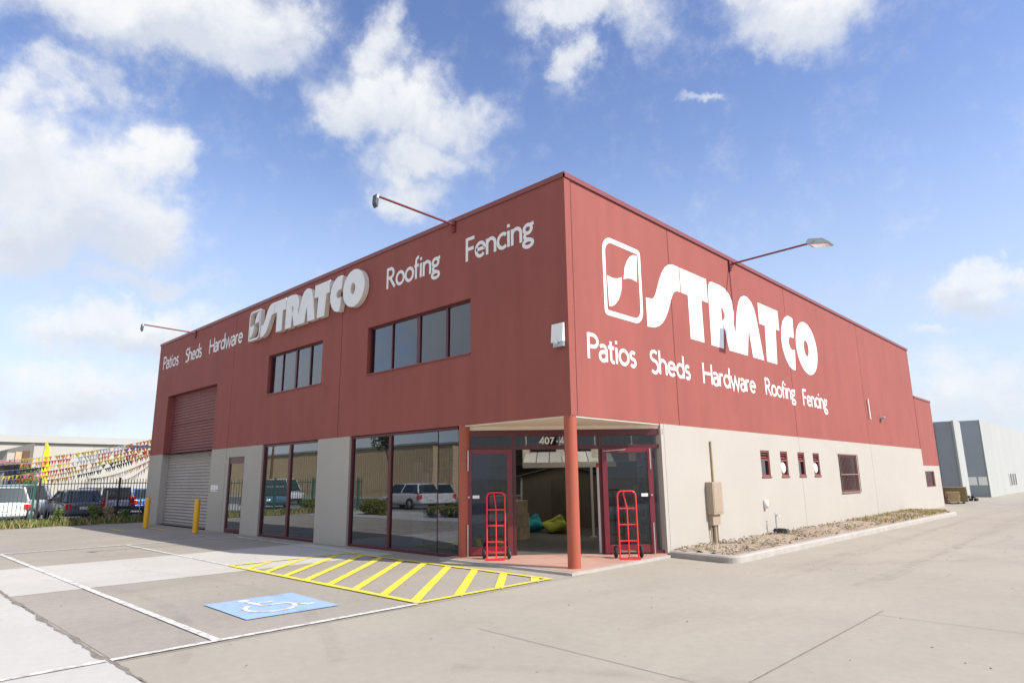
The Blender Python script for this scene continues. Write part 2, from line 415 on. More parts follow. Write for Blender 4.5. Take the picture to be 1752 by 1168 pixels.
def thing(name, label, cat, loc=(0, 0, 0), rotz=0.0, group=None):
    o = bpy.data.objects.new(name, None); COL.objects.link(o)
    o.empty_display_size = 0.2
    o.location = loc; o.rotation_euler = (0, 0, rotz)
    return tag(o, label, cat, group)


def copy_tree(o, parent=None):
    c = o.copy(); COL.objects.link(c); c.parent = parent
    for ch in [q for q in COL.objects if q.parent == o]: copy_tree(ch, c)
    return c


def wall(mb, P, u0, u1, z0, z1, holes, back=0.2):
    """wall sheet with openings; P(u,d,z) maps along-wall, depth behind face, height.
    holes: (u0,u1,z0,z1,depth,closed)"""
    us = sorted({u0, u1, *[min(max(h[i], u0), u1) for h in holes for i in (0, 1)]})
    zs = sorted({z0, z1, *[min(max(h[i], z0), z1) for h in holes for i in (2, 3)]})
    for a, b in zip(us, us[1:]):
        for c, d in zip(zs, zs[1:]):
            um, zm = (a + b) / 2, (c + d) / 2
            if any(h[0] < um < h[1] and h[2] < zm < h[3] for h in holes): continue
            mb.quad(P(a, 0, c), P(b, 0, c), P(b, 0, d), P(a, 0, d))
            mb.quad(P(a, back, c), P(a, back, d), P(b, back, d), P(b, back, c))
    for h in holes:
        a, b, c, d, dep, closed = h
        a, b, c, d = max(a, u0), min(b, u1), max(c, z0), min(d, z1)
        mb.quad(P(a, 0, c), P(a, 0, d), P(a, dep, d), P(a, dep, c))
        mb.quad(P(b, 0, c), P(b, dep, c), P(b, dep, d), P(b, 0, d))
        if d < z1 or not closed: mb.quad(P(a, 0, d), P(b, 0, d), P(b, dep, d), P(a, dep, d))
        if c > z0 or not closed: mb.quad(P(a, 0, c), P(a, dep, c), P(b, dep, c), P(b, 0, c))
        if closed: mb.quad(P(a, dep, c), P(b, dep, c), P(b, dep, d), P(a, dep, d))
    mb.quad(P(u0, 0, z0), P(u0, 0, z1), P(u0, back, z1), P(u0, back, z0))
    mb.quad(P(u1, 0, z0), P(u1, back, z0), P(u1, back, z1), P(u1, 0, z1))
    mb.quad(P(u0, 0, z1), P(u1, 0, z1), P(u1, back, z1), P(u0, back, z1))
    mb.quad(P(u0, 0, z0), P(u0, back, z0), P(u1, back, z0), P(u1, 0, z0))


PF = lambda u, d, z: (u, d, z)            # front face, seen from -y
PR = lambda u, d, z: (-d, u, z)           # side face, seen from +x
DIAG = Matrix.Translation((-3.5, 0, 0)) @ Matrix.Rotation(PI / 4, 4, 'Z')   # shopfront across the cut corner: x along it, -y outwards


def poly_mesh(name, outlines, depth, mat, parent, P, side_mat=None, bevel=0.0):
    """filled outlines (holes allowed) as a mesh; P maps (u, w, out) to the scene"""
    cu = bpy.data.curves.new(name, 'CURVE'); cu.dimensions = '2D'; cu.fill_mode = 'BOTH' if depth else 'FRONT'
    cu.extrude = depth / 2
    for pts in outlines:
        sp = cu.splines.new('POLY'); sp.points.add(len(pts) - 1); sp.use_cyclic_u = True
        for i, (x, y) in enumerate(pts): sp.points[i].co = (x, y, 0, 1)
    t = bpy.data.objects.new(name + '_outline', cu); COL.objects.link(t)
    dg = bpy.context.evaluated_depsgraph_get()
    me = bpy.data.meshes.new_from_object(t.evaluated_get(dg))
    bpy.data.objects.remove(t); bpy.data.curves.remove(cu)
    nrm = [abs(p.normal.z) > 0.5 for p in me.polygons]
    for v in me.vertices: v.co = P(v.co.x, v.co.y, v.co.z + depth / 2)
    me.materials.clear(); me.materials.append(mat)
    if side_mat:
        me.materials.append(side_mat)
        for p, top in zip(me.polygons, nrm): p.material_index = 0 if top else 1
    else:
        for p in me.polygons: p.material_index = 0
    me.name = name; me.update()
    o = bpy.data.objects.new(name, me); COL.objects.link(o); o.parent = parent
    return o


# ------------------------------------------------------------------ lettering (humanist sans, drawn as strokes)
def arc(cx, cy, rx, ry, a0, a1, n=14):
    return [(cx + rx * math.cos(math.radians(a0 + (a1 - a0) * i / n)), cy + ry * math.sin(math.radians(a0 + (a1 - a0) * i / n))) for i in range(n + 1)]


XH = 0.66
GLYPH = {
    'P': (0.60, [[(0.06, 0), (0.06, 1)], [(0.06, 0.945)] + arc(0.29, 0.715, 0.25, 0.23, 90, -90) + [(0.06, 0.485)]]),
    'R': (0.66, [[(0.06, 0), (0.06, 1)], [(0.06, 0.945)] + arc(0.27, 0.725, 0.22, 0.22, 90, -90) + [(0.06, 0.505)], [(0.24, 0.50), (0.60, 0.0)]]),
    'S': (0.56, [arc(0.28, 0.74, 0.22, 0.205, 40, 265, 16) + arc(0.27, 0.27, 0.225, 0.265, 62, -140, 16)]),
    'H': (0.78, [[(0.06, 0), (0.06, 1)], [(0.70, 0), (0.70, 1)], [(0.06, 0.51), (0.70, 0.51)]]),
    'F': (0.52, [[(0.06, 0), (0.06, 1)], [(0.06, 0.945), (0.49, 0.945)], [(0.06, 0.51), (0.44, 0.51)]]),
    'a': (0.50, [arc(0.22, 0.41, 0.19, 0.21, 140, 0, 10) + [(0.41, 0.0)], [(0.41, 0.38)] + arc(0.215, 0.19, 0.175, 0.175, 100, 300, 12) + [(0.41, 0.14)]]),
    't': (0.36, [[(0.15, 0.86), (0.15, 0.19)] + arc(0.28, 0.18, 0.13, 0.15, 180, 290, 8), [(0.0, 0.61), (0.33, 0.61)]]),
    'i': (0.22, [[(0.10, 0), (0.10, XH)], [(0.10, 0.80), (0.10, 0.93)]]),
    'o': (0.64, [arc(0.31, 0.33, 0.255, 0.285, 90, 450, 28)]),
    's': (0.42, [arc(0.205, 0.475, 0.14, 0.145, 35, 265, 12) + arc(0.195, 0.185, 0.15, 0.15, 70, -145, 12)]),
    'h': (0.57, [[(0.06, 0), (0.06, 1.04)], arc(0.27, 0.40, 0.21, 0.22, 175, 0, 12) + [(0.48, 0.0)]]),
    'n': (0.57, [[(0.06, 0), (0.06, XH)], arc(0.27, 0.40, 0.21, 0.22, 175, 0, 12) + [(0.48, 0.0)]]),
    'e': (0.60, [[(0.06, 0.35), (0.535, 0.35)] + arc(0.295, 0.33, 0.24, 0.28, 5, 318, 24)]),
    'd': (0.62, [[(0.53, 0), (0.53, 1.04)], arc(0.295, 0.33, 0.235, 0.285, 0, 360, 26)]),
    'r': (0.37, [[(0.06, 0), (0.06, XH)], arc(0.25, 0.40, 0.19, 0.21, 175, 68, 8)]),
    'w': (0.86, [[(0.03, XH), (0.225, 0.0), (0.42, 0.62), (0.615, 0.0), (0.81, XH)]]),
    'f': (0.34, [[(0.12, 0), (0.12, 0.80)] + arc(0.27, 0.82, 0.15, 0.165, 180, 75, 8), [(0.0, 0.61), (0.30, 0.61)]]),
    'c': (0.50, [arc(0.31, 0.33, 0.25, 0.285, 48, 312, 22)]),
    'g': (0.54, [arc(0.245, 0.445, 0.175, 0.165, 90, 450, 22), arc(0.25, -0.125, 0.215, 0.135, 90, 450, 22), [(0.15, 0.30), (0.09, 0.18), (0.13, 0.06), (0.30, 0.02)], [(0.37, 0.58), (0.53, 0.62)]]),
}


def word_mesh(name, text, u0, u1, z0, cap, weight, P, mat, parent, out=0.004):
    """one painted word: strokes as ribbons lying on the wall, filling u0..u1 from baseline z0"""
    adv = 0.0; strokes = []
    for ch in text:
        w, gl = GLYPH[ch]
        for st in gl: strokes.append([(x + adv, y) for x, y in st])
        adv += w
    x0 = min(x for s in strokes for x, y in s) - weight / 2; x1 = max(x for s in strokes for x, y in s) + weight / 2
    sx = (u1 - u0) / (x1 - x0); hw = weight * cap / 2
    mb = MB(); lay = 0
    for st in strokes:
        pts = [Vector((u0 + (x - x0) * sx, z0 + y * cap)) for x, y in st]
        pts = [p for i, p in enumerate(pts) if i == 0 or (p - pts[i - 1]).length > 1e-4]
        o = out + 0.0005 * (lay % 8); lay += 1
        k = len(pts); closed = (pts[0] - pts[-1]).length < 0.01
        if closed: pts = pts[:-1]; k -= 1
        vs = []
        for i in range(k):
            a = pts[i - 1] if (i or closed) else pts[i]; b = pts[(i + 1) % k] if (i < k - 1 or closed) else pts[i]
            d1 = (pts[i] - a); d2 = (b - pts[i])
            d1 = d1.normalized() if d1.length else d2.normalized(); d2 = d2.normalized() if d2.length else d1
            n1 = Vector((-d1.y, d1.x)); n2 = Vector((-d2.y, d2.x)); nn = (n1 + n2)
            nn = nn.normalized() if nn.length > 1e-6 else n1
            m = hw / max(0.45, nn.dot(n1))
            for s in (1, -1):
                q = pts[i] + nn * m * s; vs.append(P(q.x, -o, q.y))
        fs = [(2 * i, 2 * i + 1, 2 * ((i + 1) % k) + 1, 2 * ((i + 1) % k)) for i in range(k if closed else k - 1)]
        mb.add(vs, fs)
    return mb.build(name, mat, parent)


def rrect(x0, x1, y0, y1, r):
    """rounded rectangle; r = radii bottom-left, bottom-right, top-right, top-left"""
    p = []
    for (cx, cy, a, q) in ((x0 + r[0], y0 + r[0], 180, r[0]), (x1 - r[1], y0 + r[1], 270, r[1]), (x1 - r[2], y1 - r[2], 0, r[2]), (x0 + r[3], y1 - r[3], 90, r[3])):
        p += arc(cx, cy, q, q, a, a + 90, 6)
    return p


LOGO = {
    'S': [[(3.06, 6.05), (3.37, 6.07), (3.5, 6.2), (3.61, 6.4), (3.74, 6.65), (3.88, 6.87), (4.05, 7.05), (4.25, 7.17), (4.46, 7.22), (4.77, 7.22), (4.77, 6.53), (4.6, 6.52), (4.47, 6.48), (4.38, 6.4), (4.28, 6.25), (4.2, 6.1), (4.09, 5.9), (3.95, 5.7), (3.79, 5.54), (3.6, 5.42), (3.39, 5.35), (3.06, 5.32)]],
    'T': [[(4.82, 7.22), (6.3, 7.22), (6.3, 6.53), (5.92, 6.53), (5.92, 5.33), (5.17, 5.33), (5.17, 6.53), (4.82, 6.53)]],
    'RA': [[(6.33, 5.32), (6.37, 6.92), (6.42, 7.08), (6.50, 7.18), (6.63, 7.22), (7.14, 7.22), (7.45, 7.18), (7.70, 7.06), (7.86, 6.87), (7.92, 6.6), (7.9, 6.4), (7.84, 6.2), (7.95, 5.9), (8.02, 6.25), (8.14, 6.6), (8.3, 6.93), (8.5, 7.13), (8.76, 7.23), (9.0, 7.22), (9.25, 7.12), (9.43, 6.92), (9.55, 6.6), (9.84, 5.32), (9.03, 5.32), (8.88, 6.2), (8.65, 5.32), (7.42, 5.32), (7.18, 6.05), (7.07, 5.32)],
           [(7.1, 6.54), (7.2, 6.52), (7.27, 6.42), (7.26, 6.3), (7.2, 6.2), (7.09, 6.14)]],
    'T2': [[(9.74, 7.2), (11.33, 7.2), (11.33, 6.52), (11.02, 6.52), (10.87, 5.32), (10.06, 5.32), (10.15, 6.5), (9.72, 6.5)]],
    'C': [[(12.65, 7.15), (12.45, 7.2), (12.2, 7.19), (11.95, 7.1), (11.7, 6.92), (11.52, 6.62), (11.43, 6.25), (11.48, 5.92), (11.65, 5.62), (11.92, 5.38), (12.2, 5.29), (12.45, 5.3), (12.57, 6.03), (12.35, 5.99), (12.18, 6.03), (12.06, 6.2), (12.12, 6.37), (12.25, 6.45), (12.58, 6.45)]],
    'O': [arc(13.77, 6.25, 1.03, 0.97, 0, 354, 40), arc(13.70, 6.24, 0.23, 0.30, 0, 345, 20)],
    'box': [rrect(1.32, 2.9, 5.32, 7.2, (0.12, 0.36, 0.12, 0.36)), rrect(1.43, 2.79, 5.44, 7.08, (0.05, 0.27, 0.05, 0.27))],
    'leafA': [[(2.70, 6.36), (2.75, 7.04), (2.6, 7.02), (2.45, 6.95), (2.32, 6.82), (2.2, 6.62), (2.13, 6.31), (2.28, 6.36), (2.45, 6.39)]],
    'leafB': [[(1.47, 6.26), (1.7, 6.24), (1.88, 6.27), (2.05, 6.34), (2.04, 6.1), (1.98, 5.92), (1.88, 5.76), (1.75, 5.63), (1.62, 5.56), (1.5, 5.54)]],
}

# ================================================================== GROUND
gnd = MB(); gnd.quad((-1500, -1500, 0), (1500, -1500, 0), (1500, 1500, 0), (-1500, 1500, 0))
ground = tag(gnd.build('ground', M['conc']), 'pale concrete driveway and forecourt around the warehouse', None, None, 'structure')


def sheet(name, mat, x0, x1, y0, y1, z, kind='structure', label=None):
    m = MB(); m.quad((x0, y0, z), (x1, y0, z), (x1, y1, z), (x0, y1, z))
    return tag(m.build(name, mat), label, None, None, kind)


sheet('parking_area', M['bay'], -25.3, 0.3, -7.85, -0.02, 0.004, label='grey parking bays along the front of the warehouse')
sheet('concrete_strip', M['pale'], -9.65, -5.35, -7.9, -0.35, 0.008, label='pale newer concrete strip across the parking bays')
sheet('footpath', M['pale'], -60, 1500, -12.5, -7.9, 0.010, label='pale concrete footpath beside the parking bays')
sheet('street', M['asphalt'], -400, 400, -24, -13.5, 0.004, label='asphalt street in front of the premises')
sheet('yard_ground', M['asphalt'], -120, -25.7, -12.0, 60, 0.004, label='dark asphalt of the used car yard')

# markings
Z1 = 0.016


def line(x0, y0, x1, y1, w, name='parking_line', mat=M['mark_white'], z=Z1):
    d = Vector((x1 - x0, y1 - y0)).normalized(); n = Vector((-d.y, d.x)) * w / 2
    m = MB(); m.quad((x0 - n.x, y0 - n.y, z), (x1 - n.x, y1 - n.y, z), (x1 + n.x, y1 + n.y, z), (x0 + n.x, y0 + n.y, z))
    return m.build(name, mat, ground)


line(-13.5, -6.80, 0.17, -6.80, 0.095)
line(0.22, -7.88, 0.22, -3.98, 0.09, z=Z1 + .003)
line(0.22, -12.4, 0.22, -7.92, 0.09, z=Z1 + .003)
line(-13.5, -3.88, -6.42, -3.88, 0.08)
line(-13.5, -0.62, -6.1, -0.80, 0.10)
line(-13.56, -7.8, -13.56, -0.5, 0.10, z=Z1 + .003)
line(-21.6, -2.16, -19.7, -2.22, 0.10, 'yellow_line', M['mark_yellow'])
line(-20.95, -0.98, -19.0, -1.04, 0.10, 'yellow_line', M['mark_yellow'])
# yellow hatching (no standing zone) -- outline and slanting bars as one painted marking
hm = MB()
hx0, hx1, hy0, hy1 = -6.35, 0.17, -3.90, -0.98


def hquad(pts, z):
    hm.add([(x, y, z) for x, y in pts], [tuple(range(len(pts)))])


hquad([(hx0, hy0 - .06), (hx1 + .05, hy0 - .06), (hx1 + .05, hy0 + .06), (hx0, hy0 + .06)], Z1 + .004)
hquad([(hx0, hy1 - .05), (hx1 + .05, hy1 - .05), (hx1 + .05, hy1 + .05), (hx0, hy1 + .05)], Z1 + .004)
hquad([(hx1 - .05, hy0), (hx1 + .05, hy0), (hx1 + .05, hy1), (hx1 - .05, hy1)], Z1 + .005)
hquad([(hx0 - .05, hy0), (hx0 + .05, hy0), (hx0 + .05, hy1), (hx0 - .05, hy1)], Z1 + .005)
slope = (-2.25 - 0.17) / (-1.14 + 3.83)
for i in range(14):
    xb = 2.45 - i * 0.80
    def xa(y): return xb + slope * (y - hy0)
    ya, yb = hy0, hy1
    if xa(ya) > hx1: ya = hy0 + (hx1 - xb) / slope
    if xa(yb) < hx0: yb = hy0 + (hx0 - xb) / slope
    if yb - ya < 0.15: continue
    hquad([(xa(ya) - .10, ya), (xa(ya) + .10, ya), (xa(yb) + .10, yb), (xa(yb) - .10, yb)], Z1)
hm.build('yellow_hatching', M['mark_yellow'], ground)
# disabled bay symbol
bm_ = MB(); bm_.add([(-2.15, -6.06, Z1), (-0.62, -6.10, Z1), (-0.58, -4.76, Z1), (-2.10, -4.70, Z1)], [(0, 1, 2, 3)])
bay = bm_.build('disabled_bay_symbol', M['mark_blue'], ground)


def ribbon(mb, pts, w, z):
    k = len(pts); vs = []
    for i in range(k):
        d = (Vector(pts[min(i + 1, k - 1)]) - Vector(pts[max(i - 1, 0)])).normalized(); n = Vector((-d.y, d.x)) * w / 2
        vs += [(pts[i][0] + n.x, pts[i][1] + n.y, z), (pts[i][0] - n.x, pts[i][1] - n.y, z)]
    mb.add(vs, [(2 * i, 2 * i + 1, 2 * i + 3, 2 * i + 2) for i in range(k - 1)])


def wc(a, b): return (-1.95 + a, -5.98 + b)      # local plan of the symbol: a along x, b along y
fig = MB()
# figure seen upright by a driver entering the bay from +x: head towards -x
U = lambda s, t: (-0.86 - t * 1.0, -5.92 + s * 1.0)     # s to the right of the figure, t up the figure
ribbon(fig, [U(.42 + .34 * math.cos(math.radians(a)), .34 + .34 * math.sin(math.radians(a))) for a in range(120, 391, 15)], .075, Z1 + .005)
ribbon(fig, [U(.36, .95), U(.39, .50), U(.74, .50), U(.90, .12), U(1.02, .17)], .085, Z1 + .0055)
ribbon(fig, [U(.37, .74), U(.66, .74)], .07, Z1 + .006)
fig.add([(*U(.36 + .09 * math.cos(a), 1.08 + .09 * math.sin(a)), Z1 + .005) for a in [2 * PI * i / 14 for i in range(14)]], [tuple(range(14))])
fig.build('wheelchair_figure', M['mark_white'], bay)
# expansion joints of the driveway slab
for (x0, y0, x1, y1, w) in ((5.32, -0.2, 5.31, -12.0, .014), (2.0, -4.42, 5.3, -4.62, .008), (5.33, -.55, 14.0, -.75, .007), (2.3, 3.2, 14, 3.15, .006), (2.4, 9.5, 14, 9.5, .012), (2.4, 16, 14, 16, .015), (0.4, 32.4, 14, 32.6, .03)):
    line(x0, y0, x1, y1, w, 'expansion_joint', M['crack'], 0.005)
# fine cracks and faint tyre marks in the paving
def tyre_mat():
    m = bpy.data.materials.new('tyre_rub'); m.use_nodes = True
    nt = m.node_tree; N, L = nt.nodes, nt.links; N.clear()
    o = N.new('ShaderNodeOutputMaterial'); mx = N.new('ShaderNodeMixShader'); t = N.new('ShaderNodeBsdfTransparent'); d = N.new('ShaderNodeBsdfDiffuse')
    d.inputs[0].default_value = (.07, .065, .06, 1)
    g = N.new('ShaderNodeNewGeometry'); n = N.new('ShaderNodeTexNoise'); n.inputs['Scale'].default_value = 2.2; n.inputs['Detail'].default_value = 9; n.inputs['Roughness'].default_value = .75; L.new(g.outputs['Position'], n.inputs['Vector'])
    r = N.new('ShaderNodeMapRange'); L.new(n.outputs[0], r.inputs[0]); r.inputs[1].default_value = .42; r.inputs[2].default_value = .75; r.inputs[3].default_value = 0; r.inputs[4].default_value = .13
    L.new(r.outputs[0], mx.inputs[0]); L.new(t.outputs[0], mx.inputs[1]); L.new(d.outputs[0], mx.inputs[2]); L.new(mx.outputs[0], o.inputs[0])
    return m


TY = tyre_mat()
def track(pts, w, z, mat, name):
    m = MB(); k = len(pts); vs = []
    for i in range(k):
        d = (Vector(pts[min(i + 1, k - 1)]) - Vector(pts[max(i - 1, 0)])).normalized(); n = Vector((-d.y, d.x)) * w / 2
        vs += [(pts[i][0] + n.x, pts[i][1] + n.y, z), (pts[i][0] - n.x, pts[i][1] - n.y, z)]
    m.add(vs, [(2 * i, 2 * i + 1, 2 * i + 3, 2 * i + 2) for i in range(k - 1)])
    return m.build(name, mat, ground)


for i, (cx, cy, r, a0, a1) in enumerate(((-4.0, 12.0, 9.2, -62, 10), (-4.0, 12.0, 10.8, -66, 12), (-3.5, -16, 9.6, 62, 112), (-3.5, -16, 11.1, 60, 110), (9.5, -14, 9.0, 62, 130), (9.5, -14, 10.5, 60, 128))):
    track([(cx + r * math.cos(math.radians(q)), cy + r * math.sin(math.radians(q))) for q in [a0 + (a1 - a0) * j / 40 for j in range(41)]], .19, .0205 + .0004 * i, TY, 'tyre_mark')
for i, x in enumerate((2.9, 4.4, 3.2, 4.7)): track([(x + .12 * math.sin(j * .15 + i), 1.5 + j * .9) for j in range(44)], .2, .0245 + .0004 * i, TY, 'tyre_mark')
rc = random.Random(21)
for (x, y, a, n) in ((3.6, 4.2, 1.2, 30), (7.2, 3.0, 1.8, 26), (-11.5, -5.4, .4, 20)):
    pts = [(x, y)]
    for q in range(n):
        a += rc.uniform(-.38, .38); pts.append((pts[-1][0] + .13 * math.cos(a), pts[-1][1] + .13 * math.sin(a)))
    track(pts, .0075, .0195, M['crack'], 'paving_crack')
# ragged dirt line where footpath meets bays
vs = []; yy = -7.88
for i in range(261):
    x = -12 + i * .055; yy += random.uniform(-.012, .012) + (-7.88 - yy) * .12; w = abs(.014 + .03 * math.sin(i * .31) * math.sin(i * .083)) + random.uniform(0, .014)
    vs += [(x, yy + w, .0125), (x, yy - w, .0125)]
m = MB(); m.add(vs, [(2 * i, 2 * i + 1, 2 * i + 3, 2 * i + 2) for i in range(260)])
m.build('paving_crack', M['crack'], ground)
# ================================================================== WAREHOUSE
W = thing('warehouse', 'dark red and beige corner warehouse shop with white painted lettering and glass corner entrance', 'warehouse')
HT, HB = 8.23, 3.0
FJ = [-16.45, -8.75]                       # panel joints, front
RJ = [4.28, 12.0, 20.0]                    # panel joints, side
# front, red upper half
m = MB()
holes = [(j - .012, j + .012, HB, HT, .05, True) for j in FJ]
holes += [(-23.3, -17.85, HB, 5.6, .32, False), (-13.5, -9.85, 4.7, 6.1, .16, False), (-7.35, -2.99, 4.67, 6.05, .16, False)]
wall(m, PF, -25.0, 0.0, HB, HT, holes)
m.build('red_wall', M['red'], W)
# front, beige lower half
m = MB()
holes = [(-16.462, -16.438, 0, HB, .05, True), (-23.3, -17.85, 0, HB, .32, False), (-16.22, -14.88, 0, 2.66, .10, False), (-13.52, -9.83, 0, HB, .18, False)]
wall(m, PF, -25.0, -8.08, 0, HB - .001, holes)
m.build('beige_wall', M['beige'], W)
# side, red upper half (starts behind the edge of the front panel)
m = MB()
holes = [(j - .012, j + .012, HB, HT, .05, True) for j in RJ]
wall(m, lambda u, d, z: (-.012 - d, u, z), 0.235, 28.75, HB, HT, holes)
m.build('red_wall', M['red'], W)
m = MB()
SW = [(8.86, 9.50), (10.33, 10.90), (11.77, 12.36), (13.14, 13.74)]
SWJ = [20.0]
holes = [(j - .010, j + .010, 0, HB, .05, True) for j in SWJ]
holes += [(a, b, 1.74, 2.50, .12, False) for a, b in SW if not (a < 12.0 < b)] + [(11.77, 12.36, 1.74, 2.50, .12, False), (15.72, 17.92, 1.13, 2.47, .10, False)]
wall(m, lambda u, d, z: (0.006 - d, u, z), 3.5, 28.75, 0, HB - .001, holes)
m.build('beige_wall', M['beige'], W)
m = MB()
for a, b in ((0, 1.74), (2.50, HB)): m.box(0.004, 0.0085, 11.99, 12.01, a, b)
m.build('wall_joint', M['joint_b'], W)
# rear section, lower roof
m = MB(); wall(m, PR, 28.76, 32.4, 2.16, 5.72, [], .2); m.box(-20, -.21, 32.2, 32.4, 2.16, 5.72)
m.build('red_wall', M['red'], W)
m = MB(); wall(m, PR, 28.76, 32.4, 0, 2.159, [(28.95, 30.95, 1.08, 1.88, .12, False)], .2); m.box(-20, -.21, 32.2, 32.4, 0, 2.159)
m.build('beige_wall', M['beige'], W)
# back / far sides and roofs (they keep daylight out)
m = MB(); m.box(-25.0, -24.8, 0.21, 28.5, 0, HT); m.box(-25.0, -0.2, 28.5, 28.74, 0, HT)
m.build('outer_wall', M['red'], W)
m = MB(); m.box(-24.79, -.22, .21, 28.49, 7.6, 7.7); m.box(-19.9, -.22, 28.76, 32.19, 5.2, 5.3)
m.build('roof', M['steel'], W)
# parapet flashing
m = MB()
m.box(-25.03, 0.03, -.03, .24, HT + .001, HT + .045); m.box(-25.03, 0.03, -.03, -.002, HT - .07, HT + .001)
m.box(-.24, .03, .241, 28.78, HT + .001, HT + .045); m.box(.001, .03, -.03, 28.78, HT - .07, HT + .0005)
m.box(-25.03, -24.77, .24, 28.7, HT + .001, HT + .045); m.box(-.24, .03, 28.79, 32.43, 5.721, 5.76); m.box(.001, .03, 28.79, 32.43, 5.66, 5.72)
m.build('parapet_flashing', M['flash'], W)
# corner: narrow edge of the front panel next to the sealed joint
m = MB(); m.box(-.06, -.018, .2005, .2345, HB, HT - .001)
m.build('wall_joint', M['joint'], W)
# soffit over the cut-away corner
m = MB(); m.add([(-3.40, .03, 2.972), (-.03, .03, 2.972), (-.03, 3.40, 2.972), (-3.40, .03, 2.999), (-.03, .03, 2.999), (-.03, 3.40, 2.999)], [(0, 2, 1), (0, 1, 4, 3), (1, 2, 5, 4)])
m2 = MB(DIAG); m2.quad((.16, -.05, 2.886), (4.9, -.05, 2.886), (4.9, -.05, 2.99), (.16, -.05, 2.99)); m.add(m2.v, m2.f)
m.build('soffit', M['soffit'], W)

# painted words
for t, a, b, z in (('Patios', -24.42, -22.42, 6.96), ('Sheds', -21.62, -19.76, 6.95), ('Hardware', -19.0, -15.78, 6.955), ('Roofing', -6.50, -4.10, 7.02), ('Fencing', -3.17, -0.85, 7.0)):
    word_mesh('painted_word', t, a, b, z, .60, .146, PF, M['white'], W)
PR2 = lambda u, d, z: (-.012 - d, u, z)
for t, a, b, z, c in (('Patios', .62, 2.50, 4.24, .56), ('Sheds', 3.08, 5.02, 4.21, .56), ('Hardware', 5.68, 9.02, 4.20, .555), ('Roofing', 9.72, 12.22, 4.23, .54), ('Fencing', 12.84, 15.30, 4.12, .57)):
    word_mesh('painted_word', t, a, b, z, c, .146, PR2, M['white'], W)
# painted emblem and name on the side
for i, key in enumerate(('box', 'leafA', 'leafB', 'S', 'T', 'RA', 'T2', 'C', 'O')):
    poly_mesh('painted_emblem' if i < 3 else 'painted_letter', LOGO[key], 0, M['white'], W, lambda x, y, z: (-.008, x, y))

# upper windows
def window_row(x0, x1, z0, z1, mull, glassmat, d=.13):
    f = MB()
    f.box(x0, x1, d - .03, d + .05, z0, z0 + .05); f.box(x0, x1, d - .03, d + .05, z1 - .05, z1)
    f.box(x0, x0 + .05, d - .03, d + .05, z0 + .05, z1 - .05); f.box(x1 - .05, x1, d - .03, d + .05, z0 + .05, z1 - .05)
    for (x, w) in mull: f.box(x - w / 2, x + w / 2, d - .035, d + .05, z0 + .05, z1 - .05)
    fo = f.build('window', M['frame'], W)
    xs = [x0] + [x for x, w in mull] + [x1]
    for a, b in zip(xs, xs[1:]):
        g = MB(); t = random.uniform(-.004, .004); g.quad((a + .03, d + t, z0 + .04), (b - .03, d - t, z0 + .04), (b - .03, d - t + .004, z1 - .04), (a + .03, d + t + .004, z1 - .04))
        g.build('pane', glassmat, fo)
    s = MB(); s.box(x0 + .001, x1 - .001, -.03, d - .031, z0 - .0, z0 + .03); s.build('sill', M['flash'], fo)
    return fo


window_row(-13.5, -9.85, 4.7, 6.1, [(-12.62, .04), (-11.68, .10), (-10.74, .06)], M['glass_up'])
window_row(-7.35, -2.99, 4.67, 6.05, [(-6.29, .04), (-5.12, .13), (-3.97, .08)], M['glass_up'])


# display windows at ground level
def display_window(x0, x1, mull, z1=2.985, d=.10, end=True):
    f = MB()
    f.box(x0, x1, d - .04, d + .05, .0, .07); f.box(x0, x1, d - .04, d + .05, z1 - .06, z1)
    f.box(x0, x0 + .07, d - .04, d + .05, .07, z1 - .06)
    if end: f.box(x1 - .07, x1, d - .04, d + .05, .07, z1 - .06)
    for (x, w) in mull:
        if w > 0.02: f.box(x - w / 2, x + w / 2, d - .045, d + .05, .07, z1 - .06)
        else: f.box(x - w / 2, x + w / 2, d - .006, d + .01, .07, z1 - .06)
    fo = f.build('display_window', M['frame'], W)
    xs = [x0 + .05] + [x for x, w in mull] + [x1 - (.05 if end else 0)]
    for i, (a, b) in enumerate(zip(xs, xs[1:])):
        g = MB(); t = (0.004, -.004, .006)[i % 3]; g.quad((a + .004, d + t, .06), (b - .004, d - t, .06), (b - .004, d - t, z1 - .05), (a + .004, d + t, z1 - .05))
        g.build('pane', M['glass'], fo)


display_window(-13.52, -9.83, [(-11.66, .13)])
display_window(-8.07, -3.5, [(-6.20, .11), (-4.27, .012)], end=False)
# glass side door
f = MB(); f.box(-16.22, -14.88, .03, .09, 2.42, 2.66); f.box(-16.22, -16.13, .03, .09, .02, 2.42); f.box(-14.97, -14.88, .03, .09, .02, 2.42); f.box(-16.13, -14.97, .03, .09, .02, .14)
dr = f.build('door', M['frame'], W)
g = MB(); g.quad((-16.13, .06, .14), (-14.97, .064, .14), (-14.97, .064, 2.42), (-16.13, .06, 2.42)); g.build('pane', M['glass'], dr)
h = MB(); h.box(-15.06, -15.03, -.01, .03, .95, 1.25); h.build('handle', M['steel'], dr)
# number plates by the door
m = MB()
for i, (a, b, c, d) in enumerate(((-17.62, -17.42, 1.47, 1.66), (-17.38, -17.18, 1.47, 1.66), (-17.14, -16.98, 1.50, 1.66), (-17.62, -17.0, 1.42, 1.45))): m.box(a, b, -.012, -.001, c, d)
m.build('wall_plate', M['white'], W)


